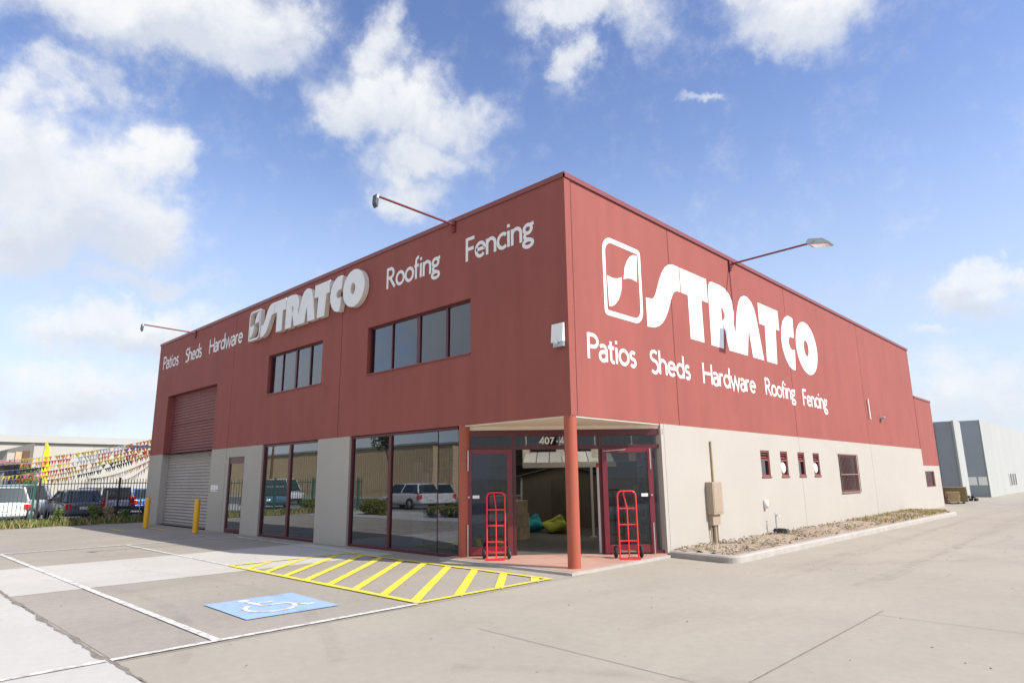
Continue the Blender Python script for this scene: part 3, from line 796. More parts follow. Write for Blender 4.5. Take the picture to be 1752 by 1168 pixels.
# roller door: corrugated curtain, red above and grey below, with side guides
def shutter(name, z0, z1, mat, parent):
    m = MB(); m.smooth = True
    n = int((z1 - z0) / .125 * 8); vs = []
    for i in range(n + 1):
        z = z0 + (z1 - z0) * i / n
        o = .27 + .030 * math.cos(2 * PI * z / .125)
        vs += [(-23.2, o, z), (-17.95, o, z)]
    m.add(vs, [(2 * i, 2 * i + 1, 2 * i + 3, 2 * i + 2) for i in range(n)])
    return m.build(name, mat, parent)


rd = MB(); rd.box(-23.19, -17.96, .24, .31, 0, .10)
rdo = rd.build('roller_door', M['slat_beige'], W)
for gx in (-23.295, -17.96):
    rg = MB(); rg.box(gx, gx + .105, .20, .31, HB, 5.6); rg.build('door_guide', M['slat_red'], rdo)
    rg = MB(); rg.box(gx, gx + .105, .20, .31, 0, HB - .002); rg.build('door_guide', M['slat_beige'], rdo)
shutter('door_curtain', HB, 5.6, M['slat_red'], rdo); shutter('door_curtain', .1, HB, M['slat_beige'], rdo)

# small side windows: louvre above, pane or extractor fan below
for i, (a, b) in enumerate(SW):
    f = MB()
    z0, z1 = 1.74, 2.50
    f.box(-.10, -.02, a, b, z0, z0 + .05); f.box(-.10, -.02, a, b, z1 - .06, z1); f.box(-.10, -.02, a, a + .05, z0 + .05, z1 - .06); f.box(-.10, -.02, b - .05, b, z0 + .05, z1 - .06)
    f.box(-.10, -.015, a + .05, b - .05, 2.20, 2.25)
    fo = f.build('small_window', M['flash'], W)
    l = MB()
    for k in range(2): l.quad((-.03, a + .05, 2.28 + k * .09), (-.03, b - .05, 2.28 + k * .09), (-.09, b - .05, 2.345 + k * .09), (-.09, a + .05, 2.345 + k * .09))
    l.build('louvre', M['flash'], fo)
    g = MB(); g.quad((-.07, a + .05, 1.79), (-.07, b - .05, 1.79), (-.07, b - .05, 2.2), (-.07, a + .05, 2.2)); g.build('pane', M['glass_up'], fo)
    if i in (1, 3):
        fn = MB(); c = (a + b) / 2 - .02
        fn.lathe([(0, -.03), (.06, -.028), (.085, -.035), (.10, -.02), (.15, -.022), (.165, -.035), (.175, -.05), (.172, -.066)], (0, c, 1.99), 'x', 24)
        fn.build('extractor_fan', M['white'], fo)
    s = MB(); s.box(-.018, .03, a - .02, b + .02, z0 - .045, z0 - .002); s.build('sill', M['flash'], fo)
# barred window
f = MB(); a, b, z0, z1 = 15.72, 17.92, 1.13, 2.47
f.box(-.09, -.02, a, b, z0, z0 + .06); f.box(-.09, -.02, a, b, z1 - .06, z1); f.box(-.09, -.02, a, a + .06, z0 + .06, z1 - .06); f.box(-.09, -.02, b - .06, b, z0 + .06, z1 - .06)
fo = f.build('barred_window', M['flash'], W)
g = MB(); g.quad((-.06, a + .06, z0 + .06), (-.06, b - .06, z0 + .06), (-.06, b - .06, z1 - .06), (-.06, a + .06, z1 - .06)); g.build('pane', M['glass_up'], fo)
gr = MB()
k = 15
for i in range(k):
    y = a + .03 + (b - a - .06) * i / (k - 1); gr.box(.035, .055, y - .008, y + .008, z0 - .02, z1 + .02)
for z in (z0 - .04, (z0 + z1) / 2 - .05, z1 + .02): gr.box(.03, .06, a - .01, b + .01, z, z + .035)
gr.build('security_grille', M['grille'], fo)
# rear section window with bars
f = MB(); f.box(-.10, -.03, 28.95, 30.95, 1.08, 1.13); f.box(-.10, -.03, 28.95, 30.95, 1.83, 1.88); f.box(-.10, -.03, 28.95, 29.02, 1.13, 1.83); f.box(-.10, -.03, 30.88, 30.95, 1.13, 1.83)
for i in range(7): f.box(-.03, -.012, 29.2 + i * .25, 29.24 + i * .25, 1.1, 1.86)
fo = f.build('barred_window', M['flash'], W)
g = MB(); g.quad((-.07, 29.0, 1.1), (-.07, 30.9, 1.1), (-.07, 30.9, 1.85), (-.07, 29.0, 1.85)); g.build('pane', M['glass_up'], fo)

# corner columns
for x, y, r in ((-.135, .125, .13), (-3.31, .10, .125)):
    m = MB(); m.tube([(x, y, .02), (x, y, 3.028)], r, 32)
    m.build('column', M['column'], W)
# beige return jamb at the end of the side wall
m = MB(); m.box(-.2, .0, 3.36, 3.497, .0, 2.999); m.build('beige_jamb', M['beige'], W)

# entrance shopfront across the corner
ENT = thing('shopfront', None, None); ENT.parent = W
def dbox(mb, u0, u1, v0, v1, z0, z1): mb.box(u0, u1, v0, v1, z0, z1)
m = MB(DIAG); m.box(.16, 4.90, -.06, .08, 2.74, 2.885); m.box(.16, 4.9, -.05, .06, 2.43, 2.52)
for u in (.16, 1.335, 3.37, 4.82): m.box(u, u + .075, -.05, .06, .06, 2.43); m.box(u, u + .06, -.04, .05, 2.52, 2.74)
m.box(.235, 1.335, -.05, .06, .06, .13); m.box(3.445, 4.82, -.05, .06, .06, .13)
m.build('entrance_frame', M['frame'], ENT)
for (a, b, c, d) in ((.23, 1.34, 2.52, 2.74), (1.39, 3.37, 2.52, 2.74), (3.43, 4.82, 2.52, 2.74), (.235, 1.335, .13, 2.43), (3.445, 4.82, .13, 2.43)):
    g = MB(DIAG); g.quad((a, 0, c), (b, 0, c), (b, 0, d), (a, 0, d)); g.build('pane', M['glass_door'], ENT)
for (a, b, hx, hs) in ((.27, 1.32, .36, .30), (3.42, 4.60, 4.42, 4.54)):
    f = MB(DIAG); w = .115; v0, v1 = -.15, -.10
    f.box(a, a + w, v0, v1, .085, 2.44); f.box(b - w, b, v0, v1, .085, 2.44); f.box(a + w, b - w, v0, v1, 2.33, 2.44); f.box(a + w, b - w, v0, v1, .085, .27)
    fo = f.build('door_leaf', M['door_frame'], ENT, bevel=.006)
    g = MB(DIAG); g.quad((a + w, -.125, .27), (b - w, -.125, .27), (b - w, -.125, 2.33), (a + w, -.125, 2.33)); g.build('pane', M['glass_door'], fo)
    rods = [([(hs, -.19, .07), (hs, -.19, .75)], .016), ([(hs, -.19, 1.95), (hs, -.19, 2.42)], .016)]
    if a > 2: rods.append(([(a + .02, -.17, 2.37), (a + .55, -.2, 2.40)], .012))
    for pth, rr_ in rods:
        h = MB(DIAG); h.tube(pth, rr_, 8); h.build('door_rod', M['steel'], fo)
    t = MB(DIAG); tx = (a + .135) if a < 2 else (b - .30); t.box(tx, tx + .155, -.158, -.151, 1.33, 1.40); t.build('door_tag', M['white'], fo)
    k = MB(DIAG); kx = a + .05 if a < 2 else b - .06; k.tube([(kx, -.15, 1.36), (kx, -.185, 1.36)], .022, 12); k.build('door_lock', M['steel'], fo)
# street number on the transom (bold numerals as strokes)
NUM = {'4': (0.62, [[(.42, 0), (.42, 1), (.03, .28), (.60, .28)]]), '0': (0.62, [arc(.29, .5, .22, .43, 90, 450, 26)]), '7': (.58, [[(.04, .91), (.50, .91), (.17, 0)]]), '-': (.55, [[(.14, .38), (.42, .38)]])}
GLYPH.update(NUM)
PD = lambda u, d, z: tuple(DIAG @ Vector((u, d - .012, z)))
word_mesh('street_number', '407', 1.97, 2.33, 2.555, .16, .21, PD, M['white'], ENT)
word_mesh('street_number', '-', 2.365, 2.43, 2.555, .16, .21, PD, M['white'], ENT)
word_mesh('street_number', '4', 2.455, 2.575, 2.555, .16, .21, PD, M['white'], ENT)
# tiled entrance step
m = MB(); pts = [(.16, -.30), (.10, 3.34), (0.0, 3.36), (-.2, 3.36), (-3.55, .02), (-3.55, -.30)]
def prism(mb, pts, z0, z1):
    k = len(pts); mb.add([(x, y, z1) for x, y in pts] + [(x, y, z0) for x, y in pts], [tuple(range(k))[::1]] + [(i, i + k, (i + 1) % k + k, (i + 1) % k) for i in range(k)])
prism(m, pts[::-1], 0, .058); m.build('entrance_step', M['tile'], W)
m = MB(); prism(m, [(.24, -.42), (.19, 3.30), (.105, 3.30), (.165, -.305), (-3.55, -.305), (-3.55, -.42)][::-1], 0, .052)
m.build('step_edging', M['kerb'], W)

# interior shell of the showroom
m = MB(); m.quad((-24.7, .2, .055), (-.21, .2, .055), (-.21, 15, .055), (-24.7, 15, .055)); m.build('showroom_floor', M['carpet'], W)
m = MB()
m.quad((-24.7, .21, 4.3), (-.21, .21, 4.3), (-.21, 15, 4.3), (-24.7, 15, 4.3)); m.build('ceiling', M['ceil'], W)
m = MB(); m.quad((-24.7, 15, .05), (-.21, 15, .05), (-.21, 15, 4.3), (-24.7, 15, 4.3)); m.quad((-.22, 3.4, .05), (-.22, 15, .05), (-.22, 15, 4.3), (-.22, 3.4, 4.3)); m.quad((-17, .3, .05), (-17, 15, .05), (-17, 15, 4.3), (-17, .3, 4.3))
m.quad((-8.1, .22, .05), (-9.8, .22, .05), (-9.8, .22, 3.0), (-8.1, .22, 3.0))
mm = MB(DIAG); mm.quad((.33, .09, 3.0), (4.62, .09, 3.0), (4.62, .09, 4.3), (.33, .09, 4.3)); m.add(mm.v, mm.f)
m.build('inner_wall', M['inner'], W)
for x, y in ((-3.2, 5.0), (-6.5, 4.0), (-9.5, 6.0), (-3.2, 9.0), (-6.5, 8.5)):
    m = MB(); m.box(x - .75, x + .75, y - .08, y + .08, 4.20, 4.26); m.build('ceiling_light', emit('tube_light', (1.0, .95, .85), 15.0) if 'tube_light' not in bpy.data.materials else bpy.data.materials['tube_light'], W)

# ================================================================== SIGN AND FITTINGS ON THE WALLS
SG = .16
sg = thing('letter_sign', 'raised white built-up letter sign with leaf emblem high on the shaded front wall', 'sign', (-10.8, 0, 7.3))
def PS(x, y, z): return ((x - 1.32) / 13.48 * 7.56 - 14.9 + 10.8, -.02 - z, 6.79 + (y - 5.32) / 1.9 * 1.12 - 7.3)
for i, key in enumerate(('box', 'leafA', 'leafB', 'S', 'T', 'RA', 'T2', 'C', 'O')):
    poly_mesh('emblem' if i < 3 else 'letter', LOGO[key], SG, M['sign_face'], sg, PS, M['sign_side'])


def floodlight(label, loc, rotz, L=2.35, tilt=0.0, w=.20, hm='alum', k_=1.0):
    """wall arm reaching out along local +x, lamp head at its end looking back at the wall"""
    t = thing('floodlight', label, 'floodlight', loc, rotz, 'floodlights on arms above the painted signs')
    a = MB(); a.tube([(.0, 0, -.05), (.10, 0, -.02), (L, 0, .02)], .028, 10); a.build('arm', M['arm'], t)
    b = MB(); b.box(-.03, .02, -.06, .06, -.22, .08); b.tube([(.02, 0, -.16), (.14, 0, -.02)], .012, 6); b.build('wall_bracket', M['arm'], t)
    TM = Matrix.Translation((L, 0, .02)) @ Matrix.Rotation(tilt, 4, 'Y') @ Matrix.Translation((-L, 0, -.02))
    TM = TM @ Matrix.Translation((L, 0, 0)) @ Matrix.Scale(k_, 4) @ Matrix.Translation((-L, 0, 0))
    h = MB(TM)
    # housing: wedge with deep rear and thin front edge, seen in profile it tapers outwards
    pr = [(L - .04, .03), (L + .02, .10), (L + .40, .02), (L + .56, -.13), (L + .52, -.16), (L + .02, -.07)]
    k = len(pr)
    h.add([(x, -w, z) for x, z in pr] + [(x, w, z) for x, z in pr], [tuple(range(k)), tuple(range(2 * k - 1, k - 1, -1))] + [(i, i + k, (i + 1) % k + k, (i + 1) % k) for i in range(k)])
    ho = h.build('lamp_head', M[hm], t, bevel=.012)
    l = MB(TM); l.quad((L + .06, -w * .85, -.079), (L + .50, -w * .85, -.163), (L + .50, w * .85, -.163), (L + .06, w * .85, -.079)); l.build('lens', M['lens'], ho)
    y = MB(TM); y.box(L - .03, L - .021, -w - .02, w + .02, -.03, .03)
    for s in (-1, 1): y.box(L - .02, L + .16, s * (w + .012) - .008, s * (w + .012) + .008, -.05, .04)
    y.build('yoke', M['alum'], ho)
    return t


floodlight('floodlight on a dark red arm above the sunlit side wall lettering', (.03, 7.87, 8.05), 0)
floodlight('floodlight on a long red arm over the raised letter sign, above the larger upper window', (-3.6, -.035, 8.12), -PI / 2, 2.35, math.radians(75), .14, 'dark_housing', .52)
floodlight('farthest floodlight on a thin red arm, over the left end of the shaded wall', (-20.6, -.035, 8.12), -PI / 2, 2.1, math.radians(75), .14, 'dark_housing', .52)
cb = MB(); cb.tube([(0, 0, 0), (.005, -.02, -.5), (0, .02, -1.1), (.004, 0, -1.3)], .010, 6)  # thin dark tube added to draw the floodlight arm's shadow line on the wall
tag(cb.build('arm_shadow_strip', M['arm'], None, loc=(.004, 7.87, 7.9)), 'thin dark strip standing in for the shadow of the floodlight arm on the side wall', 'shadow strip')

ab = thing('alarm_box', 'white alarm siren box on the dark red wall close to the building corner', 'alarm box', (-.24, 0, 4.42))
m = MB(); m.add([(-.17, 0, .1), (.15, 0, .1), (.15, -.10, .1), (-.17, -.10, .1), (-.17, 0, .50), (.15, 0, .50), (.15, -.06, .50), (-.17, -.06, .50)], [(0, 3, 2, 1), (4, 5, 6, 7), (0, 1, 5, 4), (1, 2, 6, 5), (2, 3, 7, 6), (3, 0, 4, 7)])
m.build('cover', M['white'], ab, bevel=.01)
m = MB(); m.box(-.12, .15, -.085, -.002, .0, .098); m.build('base_plate', M['alum'], ab)
m = MB(); m.lathe([(.0, -.135), (.035, -.13), (.055, -.11), (.06, -.10)], (-.03, 0, .10), 'y', 16); m.build('strobe', M['lens'], ab)

mt = thing('meter_box', 'tan electrical meter box with conduit on the sunlit beige wall', 'meter box', (.006, 5.58, 0))
m = MB(); m.box(0, .20, -.25, .27, .82, 1.62); m.build('cabinet', M['box_tan'], mt, bevel=.012)
m = MB(); m.box(.201, .208, -.21, .23, .87, 1.57); m.build('cabinet_door', M['box_tan'], mt)
m = MB(); m.box(0, .13, -.20, .20, .56, .815); m.build('cable_cover', M['box_tan'], mt)
m = MB(); m.tube([(.035, .16, 1.62), (.035, .16, 2.66)], .030, 10); m.build('conduit', M['pipe_tan'], mt)
m = MB(); m.tube([(.05, 0.02, .56), (.05, .02, .02)], .05, 8); m.tube([(.05, -.17, .56), (.05, -.17, .02)], .018, 6); m.tube([(.05, .16, .56), (.05, .16, .02)], .018, 6); m.build('conduit', M['box_tan'], mt)

tp = thing('garden_tap', 'small metal garden tap and coiled hose at the foot of the beige wall', 'tap', (.25, 8.95, .12))
m = MB(); m.tube([(0, 0, 0), (0, 0, .50)], .022, 8); m.tube([(0, 0, .5), (.05, 0, .53), (.10, 0, .5), (.11, 0, .44)], .018, 8); m.tube([(0, 0, .5), (0, 0, .57)], .012, 6); m.tube([(0, -.05, .57), (0, .05, .57)], .012, 6); m.build('riser', M['steel'], tp)
m = MB()
for r, z in ((.17, .05), (.19, .09), (.16, .13)): m.tube([(.05 + r * math.cos(2 * PI * i / 18), .12 + r * math.sin(2 * PI * i / 18), z) for i in range(18)], .018, 6, closed=True)
m.build('hose', M['rubber'], tp)
m = MB(); m.lathe([(0, 0), (.07, 0), (.075, .22), (0, .23)], (-.2, -.12, .72), 'z', 14); m.build('cup', M['white'], tp)

dp = MB(); dp.tube([(0, 0, 0), (0, 0, .82)], .035, 8); dp.tube([(0, 0, 0), (.03, 0, -.04)], .03, 8)
tag(dp.build('overflow_pipe', M['white'], None, loc=(.03, 20.35, 4.1)), 'short white pipe on the side wall near the far end', 'pipe')
sc = thing('security_camera', 'small round security camera on the side wall near the far end', 'camera', (-.012, 22.2, 4.2))
m = MB(); m.box(0, .05, -.07, .07, -.07, .07); m.tube([(.05, 0, 0), (.12, 0, .03)], .025, 8); m.build('bracket', M['white'], sc)
m = MB(); m.tube([(.10, .02, .03), (.16, -.28, -.02)], .065, 12); m.build('camera_body', M['alum'], sc)
# ================================================================== THINGS ON THE FORECOURT
def hand_truck(label, x, y, rz):
    t = thing('hand_truck', label, 'hand truck', (x, y, .060), rz, 'red hand trucks at the entrance')
    a = MB(); hw = .20
    loop = [(-hw, .0, .02), (-hw, .03, 1.30)] + [(-hw + .09 - .09 * math.cos(q), .03, 1.30 + .11 * math.sin(q)) for q in [PI / 2 * i / 5 for i in range(1, 6)]]
    loop += [(-p[0], p[1], p[2]) for p in loop[::-1]]
    a.tube(loop, .017, 10); t0 = a.build('frame', M['truck_red'], t)
    for z in (.36, .70, 1.04):
        c = MB(); c.tube([(-hw + .012, .012 + .02 * z, z), (hw - .012, .012 + .02 * z, z)], .015, 8); c.build('crossbar', M['truck_red'], t)
    s = MB(); s.tube([(0, .01, .02), (0, .03, 1.04), (-.03, .09, 1.22), (-.06, .12, 1.36), (-.06, .06, 1.41), (-.06, .03, 1.41)], .014, 8); s.build('spine', M['truck_red'], t)
    p = MB(); p.box(-.21, .21, -.22, .02, .004, .016); p.build('toe_plate', M['truck_red'], t)
    ax = MB(); ax.tube([(-.30, .10, .13), (.30, .10, .13)], .011, 8); ax.build('axle', M['steel'], t)
    b = MB()
    for s_ in (-1, 1): b.bar((s_ * .19, .01, .20), (s_ * .19, .10, .13), .012, .03)
    b.bar((-.19, .05, .165), (.19, .05, .165), .012)
    b.build('axle_bracket', M['truck_red'], t)
    for s_ in (-1, 1):
        w = MB(); w.lathe([(.055, -.028), (.085, -.036), (.115, -.032), (.128, -.012), (.128, .012), (.115, .032), (.085, .036), (.055, .028), (.055, -.028)], (s_ * .275, .10, .130), 'x', 24)
        wo = w.build('wheel', M['tyre'], t)
        r = MB(); r.lathe([(0, -.022), (.02, -.034), (.022, -.02), (.05, -.012), (.056, -.027), (.056, .027), (.05, .012), (.022, .02), (.02, .034), (0, .022)], (s_ * .275, .10, .130), 'x', 20)
        r.build('rim', M['steel'], wo)
    return t


hand_truck('red hand truck in front of the left door leaf, near the round wall column', -2.31, .14, math.radians(36))
hand_truck('red hand truck in front of the right door leaf, near the meter box wall', -.16, 2.05, math.radians(42))


def bollard(label, x, y, h):
    t = thing('bollard', label, 'bollard', (x, y, .004), 0, 'yellow bollards at the roller door')
    m = MB(); m.lathe([(.095, 0), (.095, h - .04), (.09, h - .02), (.07, h - .004), (0, h)], n=24); m.build('post', M['yellow'], t)
    b = MB(); b.lathe([(.15, 0), (.15, .01), (.097, .014)], n=20); b.build('base_ring', M['crack'], t)
    return t


bollard('yellow bollard at the far left corner of the warehouse beside the fence', -21.1, -1.08, 1.18)
bollard('yellow bollard between the roller door and the glass side door', -16.5, -.87, 1.18)

# ------------------------------------------------------------------ garden bed along the sunlit wall
kb = MB()
outer = [(.12, 3.42), (.14, 3.20)] + [(1.55 - .0 + .25 * math.sin(q), 3.0 + .25 - .25 * math.cos(q)) for q in [PI / 2 * i / 5 for i in range(6)]] + [(1.85, 8), (1.95, 16), (2.05, 23.6), (1.9, 24.2), (.05, 24.3)]
inner = [(.12, 3.55), (.16, 3.40)] + [(1.45 + .17 * math.sin(q), 3.22 + .17 - .17 * math.cos(q)) for q in [PI / 2 * i / 5 for i in range(6)]] + [(1.67, 8), (1.77, 16), (1.87, 23.4), (1.75, 24.0), (.05, 24.1)]
k = len(outer); vs = []
for (ox, oy), (ix, iy) in zip(outer, inner):
    vs += [(ox, oy, 0), (ox, oy, .11), (ox + (ix - ox) * .2, oy + (iy - oy) * .2, .14), (ix, iy, .14), (ix, iy, .0)]
kb.add(vs, [(5 * i + j, 5 * i + 5 + j, 5 * i + 6 + j, 5 * i + 1 + j) for i in range(k - 1) for j in range(4)])
kb.add(vs[:5], [(0, 1, 2, 3, 4)])
ko = kb.build('garden_kerb', M['kerb'])
tag(ko, 'concrete kerb around the garden bed', None, None, 'structure')
sb = MB(); nx, ny = 14, 150; rs = random.Random(3)
vs = []
for j in range(ny + 1):
    for i in range(nx + 1):
        u = i / nx; y = 3.30 + (24.05 - 3.30) * j / ny; xr = 1.60 + .27 * min(1, (y - 3.3) / 20)
        h = .09 + .10 * math.sin(PI * min(1, u * 1.1)) * (0.7 + .3 * math.sin(y * 1.9)) + rs.uniform(-.035, .035)
        if i == nx: h = .12
        vs.append((.012 + (xr) * u, y, h))
sb.smooth = True
sb.add(vs, [(j * (nx + 1) + i, j * (nx + 1) + i + 1, (j + 1) * (nx + 1) + i + 1, (j + 1) * (nx + 1) + i) for j in range(ny) for i in range(nx)])
tag(sb.build('garden_soil', M['soil']), 'dry brown soil and mulch in the garden bed', None, None, 'structure')


def bits(name, mats, n, pos, size, label, cat='mulch', seed=1, flat=.35):
    """loose chips / stones scattered as one mass"""
    r = random.Random(seed); m = MB()
    for i in range(n):
        x, y, z = pos(r); a = r.uniform(0, 2 * PI); s = size * r.uniform(.4, 1.3); e = r.uniform(.3, .8); tl = r.uniform(-.6, .6)
        dx, dy = math.cos(a), math.sin(a)
        m.cur = r.randrange(len(mats))
        b = MB(Matrix.Translation((x, y, z)) @ Matrix.Rotation(a, 4, 'Z') @ Matrix.Rotation(tl, 4, 'Y'))
        b.box(-s / 2, s / 2, -s * e / 2, s * e / 2, -s * flat / 2, s * flat / 2)
        m.add(b.v, b.f)
    return tag(m.build(name, mats), label, cat, None, 'stuff')


mul = [paint('chip_brown', (.33, .26, .19), .95, .3, 8), paint('chip_tan', (.40, .33, .25), .95, .3, 8), paint('chip_grey', (.32, .275, .22), .95, .3, 8), paint('chip_dark', (.20, .15, .11), .95, .3, 8)]
bits('bark_mulch', mul, 1300, lambda r: (.06 + 1.5 * r.random(), 3.4 + 20 * r.random() ** 1.4, .135 + .05 * r.random()), .05, 'loose brown bark mulch covering the garden bed')


def blades(name, cols, n, pos, h, label, cat, seed=1, w=.012, lean=.5):
    r = random.Random(seed); m = MB()
    for i in range(n):
        x, y, z = pos(r); a = r.uniform(0, 2 * PI); hh = h * r.uniform(.4, 1.25); l = r.uniform(.05, lean) * hh; b = r.uniform(0, 2 * PI)
        dx, dy = math.cos(a) * w, math.sin(a) * w; lx, ly = math.cos(b) * l, math.sin(b) * l
        m.cur = r.randrange(len(cols))
        m.add([(x - dx, y - dy, z), (x + dx, y + dy, z), (x + dx * .7 + lx * .4, y + dy * .7 + ly * .4, z + hh * .6), (x - dx * .7 + lx * .4, y - dy * .7 + ly * .4, z + hh * .6), (x + lx, y + ly, z + hh)], [(0, 1, 2, 3), (3, 2, 4)])
    return tag(m.build(name, cols), label, cat, None, 'stuff')


gcol = [paint('grass_green', (.10, .17, .035), .8, .25, 9), paint('grass_olive', (.20, .20, .06), .8, .25, 9), paint('grass_straw', (.42, .34, .16), .85, .2, 9)]
blades('dry_grass', [gcol[2], gcol[2], gcol[2], gcol[1]], 2600, lambda r: (.08 + 1.55 * r.random(), 24.0 - 9.0 * r.random() ** 1.8, .12), .12, 'dry straw and olive grass at the far end of the garden bed', 'grass', 5)
blades('garden_weeds', [gcol[1], gcol[2], gcol[0]], 130, lambda r: ((.5 + .5 * r.random()), 3.5 + .5 * r.random(), .15) if r.random() < .3 else (.1 + 1.4 * r.random(), 4 + 9 * r.random(), .14), .10, 'sparse low weeds growing through the mulch', 'weeds', 6)
bits('paving_grit', [mul[0], mul[2], mul[1], mul[3]], 240, lambda r: ((1.9 + 7 * r.random(), -6 + 22 * r.random(), .006) if r.random() < .55 else (-14 + 15.5 * r.random(), -7.8 + 7.2 * r.random(), .019)), .017, 'grit and dry leaf bits scattered on the paving', 'grit', 12)

# ------------------------------------------------------------------ verge and fence towards the car yard
vg = MB(); vg.smooth = True; rs = random.Random(11); vs = []
for j in range(61):
    y = -14 + 17.5 * j / 60
    for i in range(7): vs.append((-27.2 + i * .30 + (.12 * math.sin(j * .9) if i == 6 else 0), y, .0045 if i in (0, 6) else .05 + rs.uniform(-.02, .03)))
vg.add(vs, [(j * 7 + i, j * 7 + i + 1, (j + 1) * 7 + i + 1, (j + 1) * 7 + i) for j in range(60) for i in range(6)])
tag(vg.build('verge_soil', M['soil']), 'narrow strip of soil under the yard fence', None, None, 'structure')
blades('weeds', gcol, 7500, lambda r: (-25.4 - 1.5 * r.random(), -9 + 12.0 * r.random(), .03), .28, 'green and straw weeds along the foot of the fence', 'weeds', 8, .02, .8)


def leafy(name, cols, n, c, rad, leaf, label, cat, seed, kind=None, stem=None, group=None):
    """shrub / small tree: leaf-sized faces spread through an uneven crown"""
    r = random.Random(seed); m = MB()
    lobes = [(Vector((r.uniform(-.6, .6) * rad[0], r.uniform(-.6, .6) * rad[1], r.uniform(-.5, .6) * rad[2])), r.uniform(.3, .6)) for _ in range(10)]
    for i in range(n):
        lc, lr = r.choice(lobes)
        d = Vector((r.gauss(0, 1), r.gauss(0, 1), r.gauss(0, 1))).normalized() * lr * r.uniform(.55, 1.05)
        p = lc + Vector((d.x * rad[0], d.y * rad[1], d.z * rad[2]))
        a = Vector((r.gauss(0, 1), r.gauss(0, 1), r.gauss(0, .7))).normalized(); b = a.cross(Vector((r.gauss(0, 1), r.gauss(0, 1), r.gauss(0, 1)))).normalized()
        s = leaf * r.uniform(.5, 1.2); m.cur = r.randrange(len(cols))
        m.add([p - a * s, p + b * s * .45, p + a * s, p - b * s * .45], [(0, 1, 2, 3)])
    t = thing(name, label, cat, c, 0, group)
    o = m.build('crown', cols, t); o.location = (0, 0, rad[2] * 1.1 + (stem or 0))
    tr = MB()
    if stem:
        tr.tube([(0, 0, 0), (.03, .02, stem * .6), (0, .05, stem + rad[2] * .5)], [.10, .075, .04], 8)
        for q in range(5): tr.tube([(0, .03, stem * .8), (rad[0] * .5 * math.cos(q * 1.3), rad[1] * .5 * math.sin(q * 1.3), stem + rad[2] * (.6 + .15 * q))], [.045, .015], 6)
    else:
        for q in range(6): tr.tube([(0, 0, 0), (rad[0] * .6 * math.cos(q), rad[1] * .6 * math.sin(q), rad[2] * 1.2)], [.02, .006], 5)
    tr.build('trunk' if stem else 'stem', M['timber_dark'], t)
    return t


dock = [gcol[0], gcol[1], paint('dock_green', (.13, .20, .05), .7, .2, 8)]
for i, (x, y, s) in enumerate(((-25.9, -3.1, .34), (-25.8, -1.75, .42), (-25.9, -1.2, .36), (-25.8, -.6, .30))):
    leafy('weed_plant', dock if i != 2 else [gcol[2], mul[0]], 500, (x, y, .03), (s * .7, s * .7, s), .06,
          ['green weed clump left of the flag at the fence foot', 'tallest green weed clump at the fence foot below the flag', 'brown dried weed clump at the fence foot', 'small green weed clump near the far yellow bollard'][i], 'plant', 20 + i, group='weed clumps at the fence foot')


def steel_fence(name, label, mat, y0, y1, x, h, gap, posts, grp=None):
    t = thing(name, label, 'fence', (x, y0, 0), 0, grp)
    L = y1 - y0
    for z in (.22, h - .22): 
        m = MB(); m.box(-.02, .02, 0, L, z - .02, z + .02); m.build('rail', mat, t)
    k = int(abs(L) / gap); m = MB()
    for i in range(k + 1):
        y = i * gap + gap / 2
        if y > L: break
        m.box(.021, .045, y - .012, y + .012, .10, h - .06)
        m.add([(.021, y - .012, h - .06), (.045, y - .012, h - .06), (.045, y + .012, h - .06), (.021, y + .012, h - .06), (.033, y, h)], [(0, 1, 4), (1, 2, 4), (2, 3, 4), (3, 0, 4)])
    tag(m.build('pickets', mat, t), kind='stuff')
    for y in posts:
        m = MB(); m.box(-.06, .019, y - .04, y + .04, 0, h + .02); m.box(-.07, .0195, y - .05, y + .05, h + .021, h + .035); m.build('post', mat, t)
    return t


steel_fence('picket_fence', 'black steel picket fence between the forecourt and the used car yard', M['black_steel'], -3.85, 3.4, -26.3, 2.0, .125, (.04, 3.1, 5.6))
steel_fence('picket_fence', 'dark green steel picket fence left of the black one, in front of the white wagon', M['green_steel'], -12.0, -3.93, -26.3, 1.92, .145, (.3, 2.9, 5.5, 8.02))
gt = thing('yard_gate', 'low white tubular yard gate standing behind the black picket fence', 'gate', (-27.3, -.95, 0))
for y in (0, 1.45):
    m = MB(); m.tube([(0, y, 0), (0, y, 1.45)], .03, 8); m.build('post', M['steel'], gt)
for z in (.3, .55, .8, 1.05, 1.3):
    m = MB(); m.tube([(0, 0, z), (0, 1.45, z)], .012, 6); m.build('rail', M['steel'], gt)


